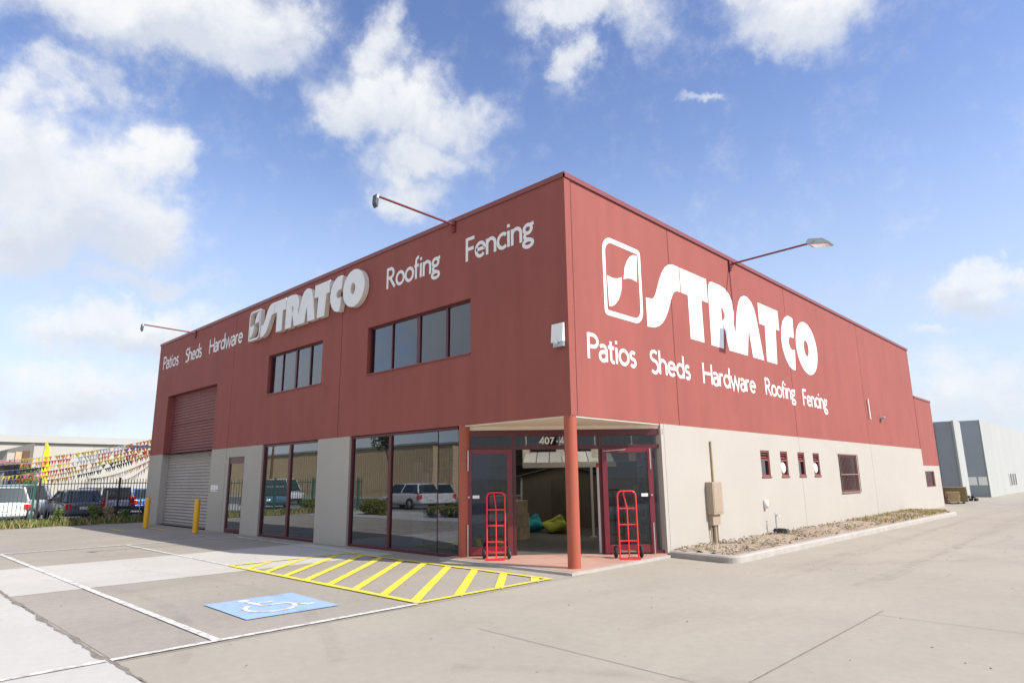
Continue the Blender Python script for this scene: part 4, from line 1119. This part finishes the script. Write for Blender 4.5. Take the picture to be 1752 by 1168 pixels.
# ------------------------------------------------------------------ cars
def car(name, label, col, x, y, rz, L=4.5, Wd=1.78, H=1.5, kind='hatch', belt=.92, rough=.25, z=.004, metal=.3):
    """points along local +x (front); built from lofted sections, then glass, lamps, bumpers, wheels"""
    t = thing(name, label, 'car', (x, y, z), rz, 'cars parked in the yard behind the fence')
    pm = paint(name + '_paint', col, rough, .03, 3, metal=metal, coat=.8, dirt=.08)
    hw = Wd / 2
    # stations: x, half width, bottom, top
    hood = belt - .06 if kind != 'van' else belt
    st = [(-L / 2, .80, .42, belt - .16), (-L / 2 + .06, .90, .30, belt - .04), (-L / 2 + .35, .97, .22, belt), (-L * .2, 1.0, .20, belt + .01), (L * .10, 1.0, .20, belt), (L * .22, .99, .20, hood + .03), (L / 2 - .45, .95, .22, hood - .12), (L / 2 - .10, .86, .28, hood - .24), (L / 2, .72, .36, hood - .34)]
    vs = []; n = 12
    for (sx, w, zb, zt) in st:
        w *= hw
        sec = [(.55 * w, zb), (.92 * w, zb + .04), (w * .99, zb + .18), (w, zb + (zt - zb) * .55), (w * .97, zt - .08), (w * .88, zt)]
        vs += [(sx, a, b) for a, b in sec] + [(sx, -a, b) for a, b in sec[::-1]]
    m = MB(); m.smooth = True
    fs = [(i * n + j, i * n + (j + 1) % n, (i + 1) * n + (j + 1) % n, (i + 1) * n + j) for i in range(len(st) - 1) for j in range(n)]
    m.add(vs, fs); m.add(vs[:n], [tuple(range(n))[::-1]]); m.add(vs[-n:], [tuple(range(n))])
    bo = m.build('body', pm, t); sbv = bo.modifiers.new('smooth', 'SUBSURF'); sbv.levels = 1; sbv.render_levels = 2
    # glasshouse
    if kind == 'hatch': xb, xt0, xt1, xf = -L / 2 + .22, -L / 2 + .62, L * .06, L * .24
    elif kind == 'wagon': xb, xt0, xt1, xf = -L / 2 + .12, -L / 2 + .38, L * .08, L * .25
    elif kind == 'van': xb, xt0, xt1, xf = -L / 2 + .05, -L / 2 + .16, L * .22, L * .36
    else: xb, xt0, xt1, xf = -L / 2 + .75, -L / 2 + 1.25, L * .04, L * .22
    wb, wt = hw * .90, hw * .70 if kind != 'van' else hw * .80
    zb, zt = belt - .02, H - .06
    g = MB()
    bl = [(xb, -wb, zb), (xf, -wb, zb), (xf, wb, zb), (xb, wb, zb)]; tl = [(xt0, -wt, zt), (xt1, -wt, zt), (xt1, wt, zt), (xt0, wt, zt)]
    g.add(bl + tl, [(0, 1, 5, 4), (1, 2, 6, 5), (2, 3, 7, 6), (3, 0, 4, 7), (4, 5, 6, 7)])
    g.build('glazing', M['car_glass_s'], t, bevel=.02)
    r = MB(); r.smooth = True
    rx = [(xt0 - .05, .86, -.03), (xt0 + .15, .98, .045), ((xt0 + xt1) / 2, 1.0, .065), (xt1 - .1, .98, .04), (xt1 + .06, .9, -.025)]
    v2 = []
    for (sx, w, dz) in rx: v2 += [(sx, -wt * w * 1.03, zt - .02 + min(dz, 0)), (sx, -wt * w * .85, zt + dz), (sx, wt * w * .85, zt + dz), (sx, wt * w * 1.03, zt - .02 + min(dz, 0))]
    r.add(v2, [(4 * i + j, 4 * i + j + 1, 4 * i + 5 + j, 4 * i + 4 + j) for i in range(4) for j in range(3)]); r.build('roof', pm, t)
    for s in (-1, 1):
        for (pa, pb) in (((xb, s * wb, zb), (xt0, s * wt, zt)), ((xf, s * wb, zb), (xt1, s * wt, zt)), (((xb + xf) / 2 - .05, s * (wb + .004), zb), ((xt0 + xt1) / 2 - .02, s * (wt + .006), zt))):
            p = MB(); p.bar(pa, pb, .075 if pa[0] != xf else .05, .05); p.build('pillar', pm, t)
        # door mirror
        p = MB(); p.box(xf - .35, xf - .22, s * (hw + .02) - .07, s * (hw + .02) + .09, belt + .0, belt + .13); p.build('mirror', pm, t, bevel=.02)
        # lamps
        p = MB(); zz = belt - .22
        p.box(-L / 2 - .012, -L / 2 + .16, s * hw * .80 - .17, s * hw * .80 + .09, zz - .16, zz + (.10 if kind != 'van' else .3)); p.build('tail_lamp', M['tail'], t, bevel=.02)
        p = MB(); p.box(L / 2 - .34, L / 2 - .06, s * hw * .70 - .17, s * hw * .70 + .12, hood - .36, hood - .22); p.build('headlamp', M['lens'], t, bevel=.03)
        for wx in (-L / 2 + .82, L / 2 - .86):
            wr = .315
            a_ = MB(); a_.lathe([(0, .0), (wr + .055, .0), (wr + .05, .012), (0, .014)], (wx, s * (hw * .985) - (.0 if s > 0 else .014), wr), 'y', 24); a_.build('wheel_arch', M['plastic'], t)
            w = MB(); w.lathe([(.19, -.09), (.27, -.10), (wr, -.07), (wr, .07), (.27, .10), (.19, .09), (.19, -.09)], (wx, s * (hw - .06), wr), 'y', 24); wo = w.build('wheel', M['tyre'], t)
            rm = MB(); yo = s * (hw - .06) + s * .085
            rm.lathe([(0, 0), (.05, .012 * s), (.06, 0), (.19, .006 * s), (.2, -.03 * s)], (wx, yo, wr), 'y', 20)
            rm.build('rim', M['rim'], wo)
    b = MB(); b.box(-L / 2 - .05, -L / 2 + .12, -hw * .84, hw * .84, .36, .54); b.build('bumper', pm if kind != 'van' else M['plastic'], t, bevel=.03)
    b = MB(); b.box(L / 2 - .12, L / 2 + .02, -hw * .68, hw * .68, .32, .48); b.build('bumper', M['plastic'], t, bevel=.03)
    b = MB(); b.box(-L / 2 - .062, -L / 2 - .052, -.19, .19, .57, .68); b.box(-L / 2 - .052, -L / 2 + .03, -.2, .2, .56, .69); b.build('number_plate', M['white'], t)
    return t


M['car_glass_s'] = paint('car_window', (.018, .026, .03), .04, .1, 3, spec=.9)
car('wagon', 'white station wagon seen from behind, farthest left in the yard', (.78, .78, .77), -31.6, -4.45, PI, 4.9, 1.85, 1.70, 'wagon', 1.02, metal=0)
car('offroader', 'silver four wheel drive parked side on behind the white wagon', (.42, .46, .52), -33.4, -4.2, math.radians(-105), 4.6, 1.85, 1.78, 'wagon', 1.08)
car('hatchback', 'dark silver hatchback seen from behind, between the flag and the white van', (.13, .16, .185), -31.0, -1.45, PI, 4.3, 1.80, 1.50, 'hatch', .95)
car('delivery_van', 'pale grey van seen from behind, right of the dark hatchback', (.50, .52, .56), -35.2, .75, PI + .1, 4.8, 1.8, 1.62, 'van', .95, metal=0)
car('blue_hatchback', 'blue hatchback partly hidden behind the warehouse corner and the yellow bollard', (.10, .22, .55), -35.5, 2.75, PI, 4.2, 1.75, 1.48, 'hatch', .95)

# ------------------------------------------------------------------ yard dressing
fl = thing('feather_flag', 'tall yellow feather flag standing among the parked cars', 'flag', (-33.6, -2.52, 0))
m = MB(); m.tube([(0, 0, 0), (0, 0, 3.3), (0, .06, 3.75), (0, .2, 3.95)], .018, 6); m.build('pole', M['steel'], fl)
fm = [paint('flag_yellow', (.90, .68, .02), .7, .06, 3), paint('flag_orange', (.85, .30, .03), .7, .06, 3), paint('flag_green', (.35, .5, .08), .7, .06, 3)]
m = MB(); prof = [(1.45, .28), (1.8, .30), (2.2, .31), (2.6, .31), (3.0, .30), (3.4, .27), (3.7, .21), (3.9, .12)]
for i in range(len(prof) - 1):
    (z0, w0), (z1, w1) = prof[i], prof[i + 1]
    for q in range(4):
        a, b = q / 4, (q + 1) / 4; o = lambda u, zz: .03 * math.sin(u * 5 + zz * 3)
        m.cur = 1 if (i == 3 and q in (0, 1)) else 2 if (i == 1 and q in (1, 2)) else 0
        for d in (0, .006): m.add([(o(a, z0) + d, .02 + a * w0, z0), (o(b, z0) + d, .02 + b * w0, z0), (o(b, z1) + d, .02 + b * w1, z1), (o(a, z1) + d, .02 + a * w1, z1)], [(0, 1, 2, 3)])
m.build('sail', fm, fl)

pc = [paint('pennant_' + n, c, .7, .05, 3) for n, c in (('red', (.75, .05, .05)), ('orange', (.85, .33, .04)), ('yellow', (.9, .68, .08)), ('navy', (.06, .06, .18)), ('pink', (.8, .3, .33)), ('black', (.03, .03, .03)), ('violet', (.22, .12, .35)), ('white', (.8, .8, .8)))]
PEN = {}
def pennant(ci):
    if ci not in PEN:
        me = bpy.data.meshes.new('pennant'); me.from_pydata([(0, -.10, 0), (0, .10, 0), (.02, .0, -.25), (.008, -.05, -.12), (.008, .05, -.12)], [], [(0, 3, 4, 1), (3, 2, 4)]); me.materials.append(pc[ci]); PEN[ci] = me
    o = bpy.data.objects.new('pennant', PEN[ci]); COL.objects.link(o); return o


STR = [(3.77, (-36, -4.75, 3.02), 'topmost bunting string, from high on the warehouse edge to the yard post'),
       (3.60, (-36, -4.75, 2.76), 'second highest bunting string reaching the left edge of the view'),
       (3.47, (-36, -4.75, 2.42), 'third highest bunting string passing across the yellow flag'),
       (3.31, (-36, -4.75, 2.11), 'lowest of the bunting strings that reach the left edge'),
       (3.12, (-36, -2.29, 1.96), 'bunting string sloping down to behind the dark hatchback'),
       (2.85, (-36, .2, 2.07), 'short bunting string sloping down above the white gate'),
       (2.69, (-36, 1.72, 1.92), 'shortest bunting string, close to the warehouse edge'),
       (3.22, (-36, -3.6, 2.02), 'bunting string sloping down to behind the silver four wheel drive')]
rp = random.Random(4); PW = [0, 0, 1, 1, 1, 2, 2, 2, 4, 4, 3, 5, 6, 7]
for si, (z0, e, lab) in enumerate(STR):
    A = Vector((-25.035, .12, z0)); B = Vector(e); n = int((B - A).length / .20)
    t = thing('bunting', lab, 'bunting', A, 0, 'strings of coloured bunting over the car yard')
    pt = [A.lerp(B, i / n) - Vector((0, 0, .22 * 4 * (i / n) * (1 - i / n))) for i in range(n + 1)]
    m = MB(); m.tube([p - A for p in pt], .006, 4); m.build('cord', M['white'], t)
    ci = rp.choice(PW)
    for i in range(1, n):
        if i % 9 == 0: ci = rp.choice(PW)
        if rp.random() < .08: continue
        o = pennant(ci); o.parent = t; o.location = pt[i] - A; d = (pt[i + 1] - pt[i - 1])
        o.rotation_euler = (rp.uniform(-.35, .35), rp.uniform(-.4, .4), math.atan2(d.y, d.x) - PI / 2)
for (x, y, h, lab) in ((-36.05, -4.75, 3.3, 'slim steel post where the upper bunting strings meet'), (-36.05, -3.6, 2.2, 'slim steel post behind the silver four wheel drive holding a bunting string'), (-36.05, -2.29, 2.1, 'slim steel post behind the dark hatchback holding a bunting string'), (-36.05, .2, 2.15, 'slim steel post behind the van holding a bunting string'), (-36.05, 1.72, 2.0, 'slim steel post beside the blue hatchback holding a bunting string')):
    m = MB(); m.tube([(0, 0, 0), (0, 0, h)], .03, 8); m.box(-.05, .05, -.05, .05, h, h + .02)
    tag(m.build('bunting_post', M['steel'], None, loc=(x, y, .004)), lab, 'post', 'posts holding the bunting')

# ------------------------------------------------------------------ buildings beyond the yard
cw = thing('cream_warehouse', 'long cream clad warehouse beyond the used car yard', 'warehouse', (-62, 0, 0))
m = MB()
for j in range(11): m.box(0, .012, -16 + j * 7.5 + .03, -16 + j * 7.5 + 7.47, 0, 5.48)
m.box(-30, -.01, -16, 66.5, 0, 5.49); m.build('wall', M['cream_wall'], cw)
m = MB(); m.add([(.3, -16.2, 5.5), (.3, 66.7, 5.5), (-15, 66.7, 6.9), (-15, -16.2, 6.9), (-30.3, -16.2, 5.5), (-30.3, 66.7, 5.5)], [(0, 1, 2, 3), (3, 2, 5, 4)]); m.box(.05, .3, -16.2, 66.7, 5.36, 5.5); m.build('roof', M['cream_wall'], cw)
so = thing('yard_office', 'dark olive building with sloping roofline and tan panels at far left', 'building', (-48, -1.33, 0))
m = MB(); pr = [(-.92, 0), (.86, 0), (.86, 4.62), (-.55, 4.15), (-.90, 3.3)]
k = len(pr); m.add([(0, y, z) for y, z in pr] + [(-6, y, z) for y, z in pr], [tuple(range(k)), tuple(range(2 * k - 1, k - 1, -1))] + [(i, i + k, (i + 1) % k + k, (i + 1) % k) for i in range(k)]); m.build('wall', M['shopdark'], so)
for (a, b, c, mt_) in ((-.62, -.2, 4.05, 'cream_wall'), (-.15, .2, 4.12, 'timber'), (.25, .66, 4.2, 'timber_dark')):
    m = MB(); m.box(.005, .04, a, b, 3.3, c - .25 + .12); m.build('panel', M[mt_], so)
m = MB(); m.box(.005, .5, -.9, .8, 3.05, 3.15); m.build('awning', M['arm'], so)
m = MB(); m.box(.005, .03, -.6, .6, 1.0, 2.8); m.build('window', M['car_glass_s'], so)
leafy('yard_shrub', dock, 1500, (-46.5, -1.0, 0), (.8, .9, .9), .10, 'dark leafy shrub in front of the olive building', 'shrub', 33, stem=1.2)

# right-hand neighbour
gw = thing('grey_warehouse', 'pale grey concrete warehouse with two tall slate doors behind the red building', 'warehouse', (-.2, 42, 0))
m = MB()
m.box(-20, -1.62, .0, 2.2, 0, 5.25); m.box(-1.62, -.56, .14, 2.2, 0, 5.22); m.box(-.56, -.44, -.02, 2.2, 0, 5.25); m.box(-20, -2.3, 2.21, 7.0, 0, 5.2)
m.box(-20, -1.50, 7.0, 30, 0, 5.66); m.box(-1.50, -.01, 7.15, 30, 0, 5.64); m.box(-.008, .03, 7.0, 36, 0, 5.66)
m.build('wall', M['grey_wall'], gw)
m = MB(); m.box(-1.60, -.58, .06, .135, .0, 5.20); m.build('tall_door', M['grey_door'], gw)
d2 = MB(); d2.box(-1.44, -.03, 7.08, 7.145, .0, 5.60); do = d2.build('tall_door', M['grey_door'], gw)
for (a, b) in ((-1.22, -.70), (-.60, -.06)):
    s = MB(); s.box(a, b, 7.05, 7.078, .86, 1.46); s.build('door_sign', M['white'], do)
m = MB(); m.box(.031, .05, 17.0, 22.2, .7, 1.65) if False else m.box(.031, .05, 17.4, 21.6, .70, 1.64); wo = m.build('window', M['car_glass_s'], gw)
m = MB()
for q in range(4): m.box(.051, .07, 17.4 + q * 1.35, 17.55 + q * 1.35, .66, 1.68)
m.build('window_frame', M['white'], wo)
pp = MB(); pp.tube([(-2.15, -.12, .0), (-2.15, -.12, 3.2), (-2.05, -.03, 3.3)], .06, 8); pp.build('downpipe', M['steel'], gw)
leafy('tree', [paint('leaf_dark', (.05, .08, .03), .8, .25, 5), paint('leaf_mid', (.09, .13, .05), .8, .25, 5)], 2200, (-.7, 92, 0), (2.2, 2.6, 1.5), .22, 'small dark green tree at the far right edge beyond the grey warehouse', 'tree', 41, stem=1.2)


# timber, sheets and tyres by the rear yard
def timber_stack(label, x, y, rz, L, Wd, H, bw, bh, mat, bearers=True):
    t = thing('timber_stack', label, 'timber stack', (x, y, .0), rz, 'stacks of timber in the rear yard')
    z = .1 if bearers else .0
    r = random.Random(int(x * 100 + y)); m = MB()
    rows, cols = int(H / bh), int(Wd / bw)
    for j in range(rows):
        for i in range(cols):
            o = r.uniform(-.05, .05); m.box(-L / 2 + o, L / 2 + o, -Wd / 2 + i * bw + .004, -Wd / 2 + (i + 1) * bw - .004, z + j * bh + .003, z + (j + 1) * bh - .003)
    tag(m.build('boards', mat, t), kind='stuff')
    for q in (-.35, .35):
        b = MB(); b.box(q * L - .04, q * L + .04, -Wd / 2, Wd / 2, .0, .098); b.build('bearer', M['timber_dark'], t)
    return t


timber_stack('dark brown timber block nearest to the red wall', -.78, 35.3, 0, .75, .7, .55, .11, .055, M['timber_dark'])
timber_stack('large treated timber stack with pale end behind the dark block', -.30, 36.8, math.radians(8), 1.25, 1.4, .86, .10, .05, M['timber_grn'])
timber_stack('pale cut timber stack in front of the large treated stack', -.16, 35.7, math.radians(8), .62, .5, .62, .10, .05, M['timber'])
tyr = thing('rubber_offcuts', 'low black heap of rubber tubes beside the slate door', 'rubber heap', (-.15, 41.0, 0))
for q, (dx, dz) in enumerate(((-.28, .09), (0, .09), (.28, .09), (-.14, .25), (.14, .25))):
    m = MB(); m.lathe([(.055, -.3), (.09, -.3), (.09, .3), (.055, .3), (.055, -.3)], (dx, 0, dz), 'y', 14); m.build('tube', M['rubber'], tyr)
for q, (x, tl, lab) in enumerate(((-.62, .10, 'leftmost pale metal sheet leaning on the red building'), (-.47, .14, 'middle pale metal sheet leaning on the red building'), (-.30, .12, 'rightmost pale metal sheet leaning on the red building'))):
    m = MB(); m.box(-.06, .06, -.012, .012, 0, 1.1)
    o = tag(m.build('metal_sheet', M['alum' if q == 1 else 'white'], None, loc=(x + .02, 32.62 + .06 * q, .0)), lab, 'metal sheet', 'sheets leaning in the rear yard'); o.rotation_euler = (tl * .5, 0, 0)

# ------------------------------------------------------------------ inside the showroom
sh = thing('garden_shed', 'brown garden shed on display deep inside the entrance', 'shed', (-7.6, 8.9, .055), math.radians(40))
m = MB(); w, d, h, r_ = 1.5, 1.0, 1.75, 2.12
m.add([(-w, -d, 0), (w, -d, 0), (w, -d, h), (0, -d, r_), (-w, -d, h), (-w, d, 0), (w, d, 0), (w, d, h), (0, d, r_), (-w, d, h)], [(0, 1, 2, 3, 4), (9, 8, 7, 6, 5), (0, 4, 9, 5), (1, 6, 7, 2)]); m.build('wall', paint('shed_brown', (.17, .14, .095), .6, .08, 3), sh)
m = MB()
for s in (-1, 1): m.add([(0, -d - .25, r_ + .05), (s * (w + .2), -d - .25, h - .0), (s * (w + .2), d + .2, h), (0, d + .2, r_ + .05), (0, -d - .25, r_ + .09), (s * (w + .2), -d - .25, h + .04), (s * (w + .2), d + .2, h + .04), (0, d + .2, r_ + .09)], [(0, 1, 2, 3), (4, 7, 6, 5), (0, 4, 5, 1), (1, 5, 6, 2)])
m.build('roof', paint('shed_roof', (.16, .135, .10), .6, .08, 3), sh)
m = MB(); m.box(-.45, .45, -d - .02, -d - .002, .05, 1.7); m.build('door', paint('shed_door', (.13, .105, .07), .6, .08, 3), sh)
for q in (-w, w):
    m = MB(); m.box(q - .03, q + .03, -d - .012, -d + .05, 0, h); m.build('corner_post', M['white'], sh)


def bean_bag(label, col, x, y, rz):
    t = thing('bean_bag', label, 'bean bag', (x, y, .055), rz, 'bean bags on the showroom floor')
    m = MB(); m.smooth = True; vs = []; nu, nv = 20, 10
    for j in range(nv + 1):
        ph = PI * j / nv
        for i in range(nu):
            th = 2 * PI * i / nu; rr = math.sin(ph)
            X, Y, Z = .44 * rr * math.cos(th), .52 * rr * math.sin(th), .27 - .27 * math.cos(ph)
            back = max(0, Y) / .5; Z += back ** 1.2 * .50 * (Z / .54); Z *= 1 - .10 * math.cos(3 * th)
            vs.append((X * (1 - .25 * back * (Z > .5)), Y + .05 * math.sin(4 * th), max(0, Z)))
    m.add(vs, [(j * nu + i, j * nu + (i + 1) % nu, (j + 1) * nu + (i + 1) % nu, (j + 1) * nu + i) for j in range(nv) for i in range(nu)])
    m.v = [(x_ * 1.0 + .05 * math.sin(9 * z_ + 3 * y_), y_ * .86 + .04 * math.sin(7 * x_ + 5 * z_), z_ * .68 + .03 * math.sin(8 * x_) * (z_ > .1)) for x_, y_, z_ in m.v]
    m.build('cushion', paint('bean_' + cat_col(col), col, .85, .1, 4, .5, 30), t)
    return t


def cat_col(c): return 'teal' if c[2] > c[0] else 'lime'
bean_bag('teal bean bag on the showroom floor left of the lime one', (.03, .36, .42), -6.75, 6.15, math.radians(35))
bean_bag('lime green bean bag on the showroom floor', (.42, .46, .05), -5.75, 6.25, math.radians(45))
pt_ = thing('patio_canopy', 'white patio canopy on slim pale posts on display inside the entrance', 'canopy', (-4.9, 6.1, .055), math.radians(40))
m = MB()
for q in range(7): m.add([(-1.5 + q * .40, -.9, 2.12), (-1.5 + q * .40 + .37, -.9, 2.12), (-1.5 + q * .40 + .37, .9, 2.52), (-1.5 + q * .40, .9, 2.52), (-1.5 + q * .40, -.9, 2.16), (-1.5 + q * .40 + .37, -.9, 2.16), (-1.5 + q * .40 + .37, .9, 2.56), (-1.5 + q * .40, .9, 2.56)], [(0, 3, 2, 1), (4, 5, 6, 7), (0, 1, 5, 4), (1, 2, 6, 5), (2, 3, 7, 6), (3, 0, 4, 7)])
m.build('roof_sheet', M['white'], pt_)
m = MB(); m.box(-1.52, 1.30, -.97, -.90, 2.02, 2.18); m.build('beam', M['soffit'], pt_)
for x_ in (.55, .80):
    m = MB(); m.box(x_ - .035, x_ + .035, -.97, -.90, 0, 2.018); m.box(x_ - .09, x_ + .09, -1.02, -.84, 0, .02); m.build('post', M['soffit'], pt_)
rl = thing('roll', 'tall white roll with a red cap standing just inside the entrance', 'roll', (-1.28, 2.62, .055))
m = MB(); m.tube([(0, 0, 0), (0, 0, 1.95)], .075, 20); m.build('sheet_roll', M['white'], rl)
m = MB(); m.tube([(0, 0, 1.951), (0, 0, 2.05)], .08, 20); m.build('cap', M['truck_red'], rl)
shc = [paint('tin_' + n, c, .4, .05, 4) for n, c in (('violet', (.18, .12, .35)), ('blue', (.08, .14, .4)), ('red', (.45, .08, .07)), ('white', (.6, .6, .62)), ('rust', (.45, .16, .05)))]
ri = random.Random(9)
for qi, (x, y, rz, lab) in enumerate(((-1.7, 5.4, math.radians(128), 'shelf unit with coloured tins behind the right door leaf'), (-6.9, 2.5, math.radians(95), 'shelf unit with coloured tins behind the left door leaf'))):
    t = thing('shelf_unit', lab, 'shelf', (x, y, .055), rz, 'shelf units in the showroom')
    for s in (-1, 1):
        m = MB(); m.box(s * 1.0 - .02, s * 1.0 + .02, -.2, .2, 0, 2.2); m.build('upright', M['alum'], t)
    for k in range(5):
        m = MB(); m.box(-.978, .978, -.2, .2, .1 + k * .48, .125 + k * .48); m.build('shelf', M['alum'], t)
        for c in range(5):
            b = MB(); hh = ri.uniform(.2, .36); cx = -.8 + c * .4; b.tube([(cx, -.03, .127 + k * .48), (cx, -.03, .127 + k * .48 + hh)], .13, 12); o = b.build('tin', shc[ri.randrange(5)], None)
            o.location = (x, y, .055); o.rotation_euler.z = rz
            tag(o, ['tin on the bottom shelf', 'tin on the second shelf', 'tin on the middle shelf', 'tin on the fourth shelf', 'tin on the top shelf'][k] + (' behind the right door leaf' if qi == 0 else ' behind the left door leaf'), 'tin', 'coloured tins on the showroom shelves')
bd = MB(); bd.box(-.45, .45, -.02, .02, 0, 2.5); bd.box(-.5, .5, -.15, .15, 0, .03)
tag(bd.build('display_board', paint('board_blue', (.05, .09, .2), .3, .1, 6), None, loc=(-3.95, .95, .055)), 'dark blue display board behind the front window next to the entrance', 'board').rotation_euler.z = math.radians(25)
rlg = thing('railing', 'dark steel mezzanine railing at the back of the showroom', 'railing', (-9.0, 13.2, 2.6))
for z in (0, .5, 1.0):
    m = MB(); m.tube([(-4, 0, z), (6.5, 0, z)], .025, 8); m.build('rail', M['steel'], rlg)
for q in range(8):
    m = MB(); m.box(-4 + q * 1.5 - .02, -4 + q * 1.5 + .02, -.02, .02, -.1, 1.0); m.build('post', M['steel'], rlg)
m = MB(); m.box(-16.9, -.3, 13.3, 14.9, 2.4, 2.5); m.build('mezzanine', M['inner'], W)

for q, (x, y, n, lab) in enumerate(((-5.2, 3.9, 3, 'stack of brown cartons just inside the entrance on the left'), (-3.1, 7.0, 4, 'stack of brown cartons beside the garden shed'), (-9.6, 5.6, 3, 'stack of brown cartons at the back of the showroom'))):
    for k in range(n):
        bx = MB(); s = .26 - .02 * k; bx.box(-s, s, -s * .8, s * .8, 0, .36); tp_ = MB(); tp_.box(-s, s, -.03, .03, .3601, .362)
        o = bx.build('carton', M['timber'], None, loc=(x + .03 * k, y, .056 + k * .364), rotz=.3 * k + q); tp_.build('tape', M['soffit'], o)
        tag(o, lab.replace('stack of brown cartons', ('bottom', 'second', 'third', 'top')[k] + ' brown carton of the stack'), 'carton', 'cartons in the showroom')
ct = thing('counter', 'white sales counter at the back of the showroom', 'counter', (-10.5, 9.5, .055), math.radians(50))
m = MB(); m.box(-1.6, 1.6, -.3, .3, 0, 1.0); m.build('counter_body', M['inner'], ct)
m = MB(); m.box(-1.65, 1.65, -.36, .36, 1.001, 1.05); m.build('counter_top', M['white'], ct)
for q in range(5):
    m = MB(); m.box(-.02, .02, -.02, .02, 0, 1.3); m.box(-.12, .12, -.015, .015, -.5, 0)
    tag(m.build('hanging_tag', M['soffit'], None, loc=(-6.4 + q * 1.1, 5.6 + q * .4, 2.75), rotz=math.radians(40)), 'pale tag on a rod hanging from the showroom ceiling', 'hanging sign', 'tags hanging in the showroom')

# ------------------------------------------------------------------ across the street (seen mirrored in the glass)
ow = thing('cream_shed', 'cream clad shed across the street, mirrored in the front windows', 'shed', (-62, -31, 0))
m = MB(); m.box(-32, 20, -20, 0, 0, 5.2)
for j in range(130): m.box(-32 + j * .4, -32 + j * .4 + .06, .0005, .03, 0, 5.2)
m.build('wall', paint('tan_cladding', (0.60, 0.46, 0.27), .8, .05, .4), ow)
m = MB(); m.box(-32.2, 20.2, -20.2, .15, 5.201, 5.4); m.build('roof', M['steel'], ow)
ob = thing('grey_office', 'grey office block across the street, mirrored in the front windows', 'building', (-24, -34, 0))
m = MB(); m.box(-13, 8, -12, 0, 0, 7.5); m.box(-13.1, 8.1, .001, .2, 3.4, 3.9); m.build('wall', paint('office_grey', (.30, .34, .38), .7, .06, 1), ob)
for a in range(6):
    for z in (1.0, 4.5):
        m = MB(); m.box(-12 + a * 3.3, -9.6 + a * 3.3, .001, .06, z, z + 1.9); m.build('window', M['car_glass_s'], ob)
hed = [paint('hedge_yellow', (.26, .24, .03), .8, .2, 6), paint('hedge_green', (.10, .13, .03), .8, .2, 6)]
for i, (x, y, s) in enumerate(((-26.3, -9.4, 1.0), (-21.3, -9.8, .9), (-16.6, -10.2, .8))):
    leafy('street_shrub', hed, 3200, (x, y, -.15), (s * 1.7, s * .9, s * .5), .07, ['yellow green shrub by the street nearest the yard fence', 'yellow green shrub by the street, middle of three', 'yellow green shrub by the street nearest the camera'][i], 'shrub', 50 + i, group='shrubs along the street')
car('parked_sedan', 'blue sedan parked by the street, mirrored in the left display window', (.05, .20, .32), -34.5, -10.5, math.radians(20), 4.5, 1.78, 1.45, 'sedan', .93)
car('parked_wagon', 'white wagon parked along the street, mirrored in the front windows', (.7, .7, .7), -25.5, -15.2, PI, 4.7, 1.8, 1.55, 'wagon', 1.0, metal=0)
car('parked_hatchback', 'dark red hatchback parked along the street, mirrored in the front windows', (.25, .03, .03), -19.0, -15.4, PI, 4.1, 1.74, 1.48, 'hatch', .94)
car('parked_van', 'white van parked along the street, mirrored in the front windows', (.75, .75, .74), -41.5, -14.9, 0, 4.9, 1.85, 1.95, 'van', 1.1, metal=0)
pw = thing('power_line', 'wooden power pole line with wires across the street, mirrored in the windows', 'power line', (-30, -27, 0))
for x in (-40, 0, 40):
    m = MB(); m.tube([(x, 0, 0), (x, 0, 10.5)], [.16, .11], 10); m.build('pole', M['timber_dark'], pw)
    m = MB(); m.box(x - .06, x + .06, -1.2, 1.2, 9.7, 9.85); m.build('crossarm', M['timber_dark'], pw)
for yy in (-1.1, -.4, .4, 1.1):
    for x in (-40, 0):
        m = MB(); m.tube([(x + 40 * q / 16, yy, 9.9 - 3.2 * (q / 16) * (1 - q / 16)) for q in range(17)], .022, 5); m.build('wire', M['rubber'], pw)
leafy('street_tree', [gcol[0], paint('leaf_olive', (.07, .09, .03), .8, .25, 5)], 3500, (-38, -22, 0), (1.6, 1.6, 2.2), .16, 'tall thin tree across the street, mirrored in the front windows', 'tree', 60, stem=4.0)
